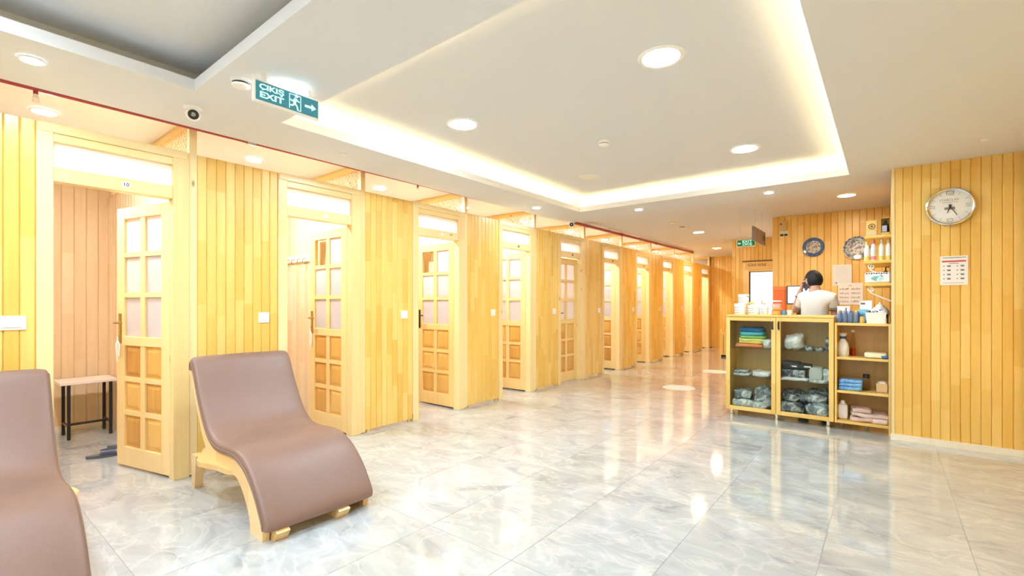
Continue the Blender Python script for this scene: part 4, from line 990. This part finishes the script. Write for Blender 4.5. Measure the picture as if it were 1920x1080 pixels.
# ------------------------------------------------------------------ wall shelves on the side of the clock wall, with goods
WS = (1.915, 1.672, 1.452); names = ('top', 'middle', 'bottom'); wx0 = -.168
SCROLL = pm('scroll_white', (.86, .82, .76), .4)
for z, nm in zip(WS, names):
    t = thing('wall_shelf', 'short pine wall shelf beside the clock wall, the %s one of three' % nm, 'shelf', (.04, 5.75, z), group='short wall shelves')
    part('shelf_board', B().box(wx0, .039, 5.745, 6.5, z-.028, z, c=.002), wood('wall_shelf_'+nm, (.72, .42, .06), (.82, .54, .10), (.86, .60, .14), axis='y', seg=3, knots=False), t)
    if nm == 'top': part('shelf_end', B().rbox(-.14, -.0, 5.74, 5.745, z-.02, z-.004, .001), W_X, t); continue
    zz = z-.028; pts = []
    for i in range(13):
        a = -.6+i*.52; rr = .030-.0016*i; pts.append((wx0+.055+rr*math.cos(a+2.2), 5.78, zz-.030+rr*math.sin(a+2.2)))
    pts = pts[::-1]+[(wx0+.045, 5.78, zz-.062), (wx0+.11, 5.78, zz-.10), (.034, 5.78, zz-.145)]
    part('scroll_bracket', B().tube(pts, .0065, 8), SCROLL, t, 60)
z = WS[0]; y = 5.85
GOLD = pat('carved_gold', (.72, .50, .16), (.40, .24, .06), 26, .52)
t = thing('carved_box', 'carved pine box with a round emblem on the top wall shelf', 'box', (-.115, y, z))
bx = part('box_body', B().rbox(-.155, -.07, y-.03, y+.06, z, z+.155, .004), W_CABINET, t)
part('emblem', B().lathe([(.028, .030), (.028, .034), (.021, .034), (.021, .030)], (-.112, y, z+.095), 20, axis='y', ring=True), pm('emblem_dark', (.16, .10, .03), .5), bx)
part('emblem', B().lathe([(.011, .030), (.011, .033), (.001, .033)], (-.112, y, z+.095), 14, axis='y'), pm('emblem_dark2', (.2, .12, .04), .5), bx)
part('label_plate', B().box(-.148, -.078, y-.0315, y-.03, z+.015, z+.05), pm('label_beige', (.72, .62, .42), .5), bx)
t = thing('gift_box', 'open yellow box with a dark bottle on the top wall shelf', 'box', (-.01, y, z))
b = B(); b.box(-.045, -.041, y-.03, y+.06, z, z+.17).box(.026, .030, y-.03, y+.06, z, z+.17).box(-.045, .03, y+.056, y+.06, z, z+.17).box(-.045, .03, y-.03, y+.06, z+.166, z+.17).box(-.045, .03, y-.03, y+.06, z, z+.03)
part('carton', b, pm('yellow_carton', (.80, .60, .15), .5), t)
part('dark_bottle', B().lathe([(.024, .03), (.026, .034), (.026, .10), (.012, .125), (.012, .15)], (-.008, y+.01, z), 16), pm('dark_glass', (.03, .03, .05), .1), t, 40)
part('bottle_label', B().box(-.034, .004, y-.032, y-.030, z+.035, z+.095), pm('label_blue', (.5, .52, .68), .5), t)
z = WS[1]; gpb = 'bottles on the middle wall shelf'
for i, (x, c, cc, h_, lb) in enumerate(((-.150, (.86, .82, .74), (.8, .62, .2), .19, 'cream bottle at the left end'), (-.100, (.86, .80, .80), (.75, .25, .30), .205, 'white bottle with pink cap'), (-.036, (.82, .84, .74), (.84, .80, .7), .205, 'white bottle with pale green label'), (.016, (.86, .84, .76), (.84, .72, .4), .2, 'cream bottle next to the clock wall'))):
    t = thing('lotion_bottle', lb+' on the middle wall shelf', 'bottle', (x, 5.83, z), group=gpb)
    r_ = .021
    part('body', B().lathe([(r_, 0), (r_*1.08, .01), (r_*1.08, h_*.62), (r_*.7, h_*.80), (r_*.55, h_*.84)], (x, 5.83, z), 18), pm('lotion_%d' % i, c, .3), t, 40)
    part('cap', B().lathe([(r_*.62, h_*.82), (r_*.55, h_), (.001, h_)], (x, 5.83, z), 14), pm('lotion_cap_%d' % i, cc, .3), t, 40)
    part('label_band', B().lathe([(r_*1.10, .012), (r_*1.10, .045)], (x, 5.83, z), 18), pm('lotion_lb_%d' % i, ((.85, .66, .15), (.80, .30, .34), (.85, .68, .2), (.85, .66, .15))[i], .4), t)
z = WS[2]
t = thing('tissue_pack', 'white tissue pack with a teal swirl on the bottom wall shelf', 'pack', (-.07, 5.82, z))
pk = part('pack_body', B().rbox(-.165, .034, 5.765, 5.87, z, z+.105, .012), PAPER, t)
part('teal_swirl', B().prism([(-.07+.05*math.cos(a)*(1.0), z+.047+.032*math.sin(a)+.008*math.sin(2*a)) for a in [i*PI/10 for i in range(20)]], 'y', 5.7642, 5.765), pat('swirl', (.18, .45, .48), (.62, .78, .80), 22, .5), pk)
b = B(); 
for i in range(9): b.box(-.157+.019*i, -.144+.019*i, 5.7642, 5.765, z+.087+.003*(i % 2), z+.099)
part('dark_marks', b, pm('mark_navy', (.03, .04, .16), .5), pk)
t = thing('pump_bottle', 'black pump bottle behind the tissue pack', 'bottle', (-.005, 5.93, z))
part('body', B().lathe([(.024, 0), (.026, .004), (.026, .11), (.012, .125)], (-.005, 5.93, z), 16), BLACK, t, 40)
b = B(); b.tube([(-.005, 5.93, z+.12), (-.005, 5.93, z+.16), (.022, 5.93, z+.162)], .006, 8); part('pump', b, BLACK, t, 60)

# ------------------------------------------------------------------ things on the counter
CT = CZ1
def jar(x, y, z, r, h_, lb, labelc=(.7, .7, .72)):
    t = thing('cream_jar', lb, 'jar', (x, y, z), group='white cream jars on the counter')
    part('body', B().lathe([(r*.96, 0), (r, .006), (r, h_*.72), (r*.97, h_*.74)], (x, y, z), 24), WPL, t, 40)
    part('lid', B().lathe([(r*1.04, h_*.74), (r*1.04, h_*.97), (r*1.0, h_), (.002, h_)], (x, y, z), 24), PLASTIC, t, 40)
    b = B(); n = 9
    for j in range(3):
        zz = z+h_*(.60-.22*j); vs = []
        for i in range(n):
            a = -PI*.95+PI*.5*i/(n-1); vs += [(x+r*1.005*math.cos(a), y+r*1.005*math.sin(a), zz), (x+r*1.005*math.cos(a), y+r*1.005*math.sin(a), zz+.007)]
        b.add(vs, [(2*i, 2*i+2, 2*i+3, 2*i+1) for i in range(n-1)])
    part('print_lines', b, pm('jar_print', (.38, .36, .42), .5), t)
def at(px, y): return ony(px, 580, y).x
yj = 5.86
jar(at(1388, yj), yj, CT, .062, .125, 'wide white cream jar at the left end of the counter')
jar(at(1394, yj), yj+.01, CT+.125, .056, .105, 'white cream jar stacked on top of the leftmost one')
jar(at(1412.5, yj), yj+.02, CT, .060, .11, 'white cream jar second along the counter, below the yellow bow')
jar(at(1432, yj), yj+.01, CT, .046, .10, 'smaller white cream jar third along the counter')
x = at(1409, yj); t = thing('gift_bow', 'yellow gift bow with dark specks lying on the second cream jar', 'bow', (x, yj+.02, CT+.11))
b = B()
for s in (-1, 1): b.blob((x+s*.013, yj+.02, CT+.11+.016), .026, .03, .03, .8, .004, 30, s+5)
part('loops', b, pm('bow_yellow', (.72, .66, .18), .5), t, 60)
part('knot', B().blob((x, yj+.02, CT+.11+.018), .012, .02, .02, .9, .001, 9, 2), BLACK, t, 60)
x = at(1431, yj); t = thing('small_pot', 'tiny pot with amber lid on the third cream jar', 'pot', (x, yj+.01, CT+.10))
part('body', B().lathe([(.02, 0), (.021, .003), (.021, .018)], (x, yj+.01, CT+.10), 14), PLASTIC, t, 40)
part('lid', B().lathe([(.022, .018), (.022, .03), (.001, .03)], (x, yj+.01, CT+.10), 14), pm('amber_lid', (.62, .42, .2), .4), t, 40)
x = at(1456, yj); r = .052
t = thing('food_tub', 'lower clear tub with orange contents on the counter', 'tub', (x, yj, CT))
part('contents', B().lathe([(r*.86, 0), (r*.93, .005), (r*.96, .05), (.001, .055)], (x, yj, CT), 22), pm('orange_contents', (.86, .45, .16), .4), t, 40)
part('lid', B().lathe([(r*1.05, .062), (r*1.05, .072), (.002, .074)], (x, yj, CT), 22), pm('orange_lid', (.80, .50, .15), .3), t, 40)
part('tub_wall', B().lathe([(r*.90, 0), (r*1.0, .062)], (x, yj, CT), 22), clearglass('tub_glass2', (.98, .9, .85)), t, 40)
t = thing('food_tub', 'upper clear tub with pink lid stacked on the orange one', 'tub', (x, yj, CT+.074))
part('contents', B().lathe([(r*.78, 0), (r*.88, .005), (r*.92, .05), (.001, .054)], (x, yj, CT+.074), 22), pm('pink_contents', (.80, .52, .48), .4), t, 40)
part('lid', B().lathe([(r*1.08, .070), (r*1.08, .084), (.002, .086)], (x, yj, CT+.074), 22), pm('pink_lid', (.84, .66, .62), .3), t, 40)
part('tub_wall', B().lathe([(r*.86, 0), (r*1.0, .070)], (x, yj, CT+.074), 22), clearglass('tub_glass3', (.98, .93, .9)), t, 40)
x = at(1470, yj); t = thing('pen_cup', 'small blue cup on the counter beside the tubs', 'cup', (x, yj, CT))
part('cup', B().lathe([(.02, 0), (.026, .05), (.024, .05), (.018, .006), (.001, .006)], (x, yj, CT), 16), pm('cup_blue', (.10, .38, .66), .3), t, 40)
t = thing('counter_cup', 'small white cup on the counter near the man', 'cup', (at(1481, yj), yj, CT)); x = at(1481, yj)
part('cup', B().lathe([(.022, 0), (.03, .055), (.028, .055), (.02, .006), (.001, .006)], (x, yj, CT), 16), pm('cup_white', (.80, .80, .82), .3), t, 40)
# desk behind with monitor and orange box
t = thing('desk', 'pine desk behind the reception counter', 'desk', (-1.58, 7.0, 0))
part('desk_top', B().rbox(-1.60, -.25, 6.82, 7.6, 1.00, 1.03, .004), W_X, t)
for xx in (-1.58, -.29): part('side_panel', B().box(xx-.015, xx+.015, 7.0, 7.58, 0, 1.0), W_CABINET, t)
part('modesty_panel', B().box(-1.565, -.305, 7.54, 7.56, .0, 1.0), W_CABINET, t)  # unseen; widened and run to the floor to block the lit door's reflection
ym = 7.25; q0, q1 = ony(1474, 536, ym), ony(1522, 571, ym)
t = thing('monitor', 'computer monitor with a bright white screen in front of the man', 'monitor', ((q0.x+q1.x)/2, ym, 1.03))
part('bezel', B().rbox(q0.x, q1.x, ym, ym+.03, q1.z, q0.z, .004), pm('bezel_grey', (.09, .10, .13), .4), t)
part('screen', B().box(q0.x+.022, q1.x-.015, ym-.001, ym, q1.z+.02, q0.z-.014), pm('screen_white', (.6, .6, .6), .3, emit=(.9, .97, 1), es=.2), t)
xm = (q0.x+q1.x)/2
part('stand', B().box(xm-.03, xm+.03, ym+.03, ym+.05, 1.04, q1.z+.1), BLACK, t); part('foot', B().rbox(xm-.1, xm+.1, ym-.04, ym+.12, 1.03, 1.042, .003), BLACK, t)
q0, q1 = ony(1450, 538, ym+.1), ony(1473, 568, ym+.1)
t = thing('file_box', 'orange red file box on the desk left of the monitor', 'box', (q0.x, ym+.1, 1.03))
ORG_ = pm('box_orange', (.80, .16, .03), .45)
part('box_body', B().rbox(q0.x, q1.x-.01, ym+.1, ym+.3, 1.03, q0.z, .004), ORG_, t); part('lid_flap', B().rbox(q0.x-.006, q1.x-.004, ym+.09, ym+.31, q0.z-.05, q0.z+.004, .003), pm('box_orange2', (.84, .20, .05), .45), t)
# small cabinet far down the corridor
q = onz(1349, 669, 0)
t = thing('small_cabinet', 'small pine cabinet standing in the corridor behind the glass cabinet', 'cabinet', (q.x, q.y, 0))
part('body', B().rbox(q.x, q.x+.4, q.y, q.y+.4, .05, .53, .004), W_CABINET, t); part('top', B().rbox(q.x-.01, q.x+.41, q.y-.01, q.y+.41, .53, .55, .003), W_X, t)
part('door_gap', B().box(q.x+.085, q.x+.095, q.y-.002, q.y, .06, .52), DARK, t); part('plinth', B().box(q.x+.03, q.x+.37, q.y+.03, q.y+.37, 0, .05), BLACK, t)

# ------------------------------------------------------------------ the man behind the counter
def skin_mesh(verts, edges, radii, sub=2):
    me = bpy.data.meshes.new('sk'); me.from_pydata(verts, edges, []); ob = bpy.data.objects.new('sk', me); COL.objects.link(ob)
    ob.modifiers.new('s', 'SKIN'); ob.modifiers.new('u', 'SUBSURF').levels = sub
    sv = me.skin_vertices[0].data
    for i, r in enumerate(radii):
        rr = r if isinstance(r, tuple) else (r, r); sv[i].radius = rr; sv[i].use_root = (i == 0)
    ob.modifiers['s'].use_smooth_shade = True
    dg = bpy.context.evaluated_depsgraph_get(); dg.update()
    out = bpy.data.meshes.new_from_object(ob.evaluated_get(dg)); bpy.data.objects.remove(ob)
    return out
def add_mesh(b, me, mi=0):
    b.add([v.co.copy() for v in me.vertices], [list(p.vertices) for p in me.polygons], mi)
SKIN = pm('skin', (.56, .32, .24), .5); HAIR = pm('dark_hair', (.008, .007, .008), .65, bump=.4, bscale=120); SHIRT = pm('white_tshirt', (.80, .79, .76), .8, bump=.15, bscale=18); TROUS = pm('dark_trousers', (.04, .045, .07), .8); SHOE = pm('shoes', (.05, .05, .05), .5)
mx_, my_ = -.655, 6.47
man = thing('person', 'dark haired person in a white T-shirt phoning behind the counter, seen from the back', 'person', (mx_, my_, 0))
hip, chest = .86, 1.24
pv = [(mx_, my_+.06, hip), (mx_, my_+.05, 1.02), (mx_+.005, my_+.01, chest), (mx_+.01, my_, 1.355), (mx_+.005, my_+.01, 1.43), (mx_, my_+.03, 1.50),
      (mx_-.12, my_, 1.335), (-.872, my_+.17, 1.15), (-.848, my_+.15, 1.26), (-.812, my_+.11, 1.385), (-.795, my_+.07, 1.425),
      (mx_+.165, my_+.0, 1.325), (mx_+.205, my_+.06, 1.10), (mx_+.15, my_+.24, 1.085), (mx_+.10, my_+.40, 1.085),
      (mx_-.10, my_+.05, .82), (mx_-.11, my_+.08, .48), (mx_-.115, my_+.03, .09), (mx_-.12, my_+.17, .045),
      (mx_+.10, my_+.05, .82), (mx_+.11, my_+.08, .48), (mx_+.115, my_+.03, .09), (mx_+.12, my_+.17, .045)]
pe = [(0, 1), (1, 2), (2, 3), (3, 4), (4, 5), (3, 6), (6, 7), (7, 8), (8, 9), (9, 10), (3, 11), (11, 12), (12, 13), (13, 14), (0, 15), (15, 16), (16, 17), (17, 18), (0, 19), (19, 20), (20, 21), (21, 22)]
pr = [(.12, .09), (.09, .07), (.09, .065), (.06, .05), (.052, .052), (.055, .055), .045, .042, .040, .029, .034, .045, .042, .036, .030, .085, .06, .042, .04, .085, .06, .042, .04]
body = B(); add_mesh(body, skin_mesh(pv, pe, pr))
def fingers(wrist, fwd, side, up, curl, left):
    # palm at wrist along fwd; side = thumb side; up = back of hand
    w_, f_, s_, u_ = [Vector(q) for q in (wrist, fwd, side, up)]
    f_.normalize(); s_.normalize(); u_.normalize()
    for i, (o, ln) in enumerate(((.026, .066), (.009, .074), (-.009, .069), (-.025, .054))):
        p0 = w_+f_*.03+s_*o*.6; p1 = w_+f_*.075+s_*o; d = f_; pts = [p0, p1]; p = p1; ang = 0
        for k, fr in enumerate((.45, .32, .23)):
            ang += curl[k]; d = f_*math.cos(ang)-u_*math.sin(ang); p = p+d*ln*fr; pts.append(p)
        add_mesh(body, skin_mesh([tuple(q) for q in pts], [(j, j+1) for j in range(4)], [.011, .0105, .0095, .0085, .0072], 1))
    p0 = w_+f_*.015+s_*.012; p1 = p0+s_*.028+f_*.022-u_*.008; p2 = p1+f_*.028+s_*.006-u_*.014; p3 = p2+f_*.022-u_*.012-s_*.004
    add_mesh(body, skin_mesh([tuple(q) for q in (p0, p1, p2, p3)], [(0, 1), (1, 2), (2, 3)], [.013, .012, .0105, .008], 1))
    me = skin_mesh([tuple(w_-f_*.01), tuple(w_+f_*.04), tuple(w_+f_*.078)], [(0, 1), (1, 2)], [(.026, .018), (.038, .016), (.036, .013)], 2); add_mesh(body, me)
phone_c = Vector((-.748, my_+.045, 1.478))
fingers((-.797, my_+.075, 1.425), (.35, -.12, .93), (.55, .75, -.1), (-.85, .2, .35), (.35, .65, .4), True)
fingers((mx_+.10, my_+.40, 1.085), (-.2, 1, -.06), (-1, -.2, 0), (0, 0, 1), (.15, .3, .2), False)
# head
hc = Vector((mx_-.012, my_+.045, 1.522)); hrot = Matrix.Rotation(math.radians(38), 4, 'Z') @ Matrix.Rotation(math.radians(-6), 4, 'X')
def headshell(b, sc=1.0, keep=None, nu=32, nv=24, off=0):
    vs = []; idx = {}
    for i in range(nv+1):
        ph = -PI/2+PI*i/nv
        for j in range(nu):
            t_ = 2*PI*j/nu; x, y, z = math.cos(ph)*math.cos(t_), math.cos(ph)*math.sin(t_), math.sin(ph)
            X, Y, Z = x*.077, y*.096, z*.116
            if Z < 0:
                k = (-Z/.116); X *= 1-.30*k*k; Y = Y*(1-.22*k)+.020*k
            if y > .6 and abs(x) < .55 and not keep:
                Y += .020*math.exp(-((X/.013)**2))*math.exp(-(((Z+.012)/.022)**2))      # nose
                Y += .008*math.exp(-((X/.020)**2))*math.exp(-(((Z+.062)/.010)**2))      # lips
                Y -= .008*math.exp(-(((abs(X)-.03)/.013)**2))*math.exp(-(((Z-.012)/.012)**2))  # eye sockets
                Y += .006*math.exp(-((X/.02)**2))*math.exp(-(((Z+.098)/.014)**2))
            v = Vector((X, Y, Z)); n_ = Vector((x, y, z)); vs.append(v+n_*off)
    fs = []
    for i in range(nv):
        for j in range(nu):
            f = (i*nu+j, i*nu+(j+1) % nu, (i+1)*nu+(j+1) % nu, (i+1)*nu+j)
            c = sum((vs[q] for q in f), Vector())/4
            if keep is None or keep(c): fs.append(f)
    b.add(vs, fs)
hb = B(); headshell(hb)
for s in (-1, 1):
    hb.blob((s*.079, -.004, -.004), .020, .036, .062, .8, .0, 1, 1, 12, 8)
hb.xf(Matrix.Translation(hc) @ hrot); body.v0 = len(body.v); body.add(hb.v, hb.f)
part('body', body, SKIN, man, 80)
b = B()
for s in (-1, 1): b.blob((s*.030, .083, .012), .024, .016, .014, .9, 0, 1, 1, 12, 8)
b.xf(Matrix.Translation(hc) @ hrot); part('eyes', b, PAPER, man, 60)
b = B()
for s in (-1, 1): b.blob((s*.030, .0915, .012), .010, .004, .010, .9, 0, 1, 1, 10, 6); b.blob((s*.031, .089, .030), .034, .010, .006, .9, 0, 1, 1, 10, 6)
b.xf(Matrix.Translation(hc) @ hrot); part('brows_and_pupils', b, HAIR, man, 60)
b = B(); b.blob((0, .098, -.062), .040, .010, .014, .9, 0, 1, 1, 12, 6); b.xf(Matrix.Translation(hc) @ hrot); part('mouth', b, pm('lips', (.45, .18, .16), .5), man, 60)
def hk(c):
    if c.y > .04: return c.z > .052+.25*max(0, c.y-.07)-.0*abs(c.x)
    if c.y > -.015: return c.z > .022
    return c.z > -.058
b = B(); headshell(b, 1, hk, 40, 30, .011)
for v in b.v:
    q = noise.noise(v*60); v += v.normalized()*q*.0035
b2 = B(); headshell(b2, 1, hk, 40, 30, -.002); b.add(b2.v, b2.f)
b.xf(Matrix.Translation(hc) @ hrot); part('hair', b, HAIR, man, 80)
# T-shirt: torso and sleeves
sv_ = [(mx_, my_+.06, .84), (mx_, my_+.05, 1.02), (mx_+.005, my_+.01, chest), (mx_+.01, my_, 1.35), (mx_+.008, my_+.01, 1.415),
       (mx_-.122, my_, 1.335), (mx_-.150, my_+.055, 1.25), (mx_-.160, my_+.08, 1.21), (mx_+.165, my_, 1.325), (mx_+.185, my_+.025, 1.235), (mx_+.190, my_+.035, 1.20)]
sme = skin_mesh(sv_, [(0, 1), (1, 2), (2, 3), (3, 4), (3, 5), (5, 6), (6, 7), (3, 8), (8, 9), (9, 10)], [(.165, .125), (.150, .115), (.155, .118), (.115, .09), (.062, .062), .062, .052, .050, .070, .062, .060])
b = B(); add_mesh(b, sme); part('t_shirt', b, SHIRT, man, 80)
b = B(); b.tube([(mx_+.168, my_-.042, 1.158), (mx_+.245, my_+.0, 1.160)], .004, 6)
tv = [(mx_, my_+.06, .90), (mx_-.10, my_+.05, .80), (mx_-.11, my_+.08, .48), (mx_-.115, my_+.03, .07), (mx_+.10, my_+.05, .80), (mx_+.11, my_+.08, .48), (mx_+.115, my_+.03, .07)]
b = B(); add_mesh(b, skin_mesh(tv, [(0, 1), (1, 2), (2, 3), (0, 4), (4, 5), (5, 6)], [(.15, .115), .095, .072, .062, .095, .072, .062])); part('trousers', b, TROUS, man, 80)
for s in (-1, 1):
    part('shoe', B().blob((mx_+s*.118, my_+.10, .045), .10, .27, .09, .5, .002, 5, s+3), SHOE, man, 60)
# bracelet on the raised wrist, dark band on the right arm
p0 = Vector((-.826, my_+.125, 1.335)); ax = Vector((.036, -.04, .125)).normalized(); u_ = ax.cross(Vector((0, 1, 0))).normalized(); v_ = ax.cross(u_)
part('bracelet', B().tube([p0+(u_*math.cos(a)+v_*math.sin(a))*.036 for a in [i*PI/8 for i in range(16)]], .006, 6, closed=True), pm('bracelet_dark', (.06, .06, .10), .4), man, 60)
p0 = Vector((mx_+.193, my_+.04, 1.180)); 
part('arm_band', B().tube([p0+Vector((math.cos(a)*.056, math.sin(a)*.056, .004*math.cos(a))) for a in [i*PI/10 for i in range(20)]], .007, 6, closed=True), pm('arm_band_grey', (.12, .11, .11), .6), man, 60)
# phone held at the ear
M = Matrix.Translation(phone_c) @ Matrix.Rotation(math.radians(38), 4, 'Z') @ Matrix.Rotation(math.radians(-38), 4, 'X') @ Matrix.Rotation(math.radians(6), 4, 'Y')
t = thing('mobile_phone', 'dark mobile phone held against the ear of the person', 'phone', phone_c)
b = B(); b.rbox(-.005, .005, -.036, .036, -.074, .074, .003); b.xf(M); part('phone_body', b, pm('phone_case', (.05, .05, .08), .3), t)
b = B(); b.box(-.0058, -.005, -.012, .012, .045, .062); b.xf(M); part('camera_bump', b, CHROME, t)
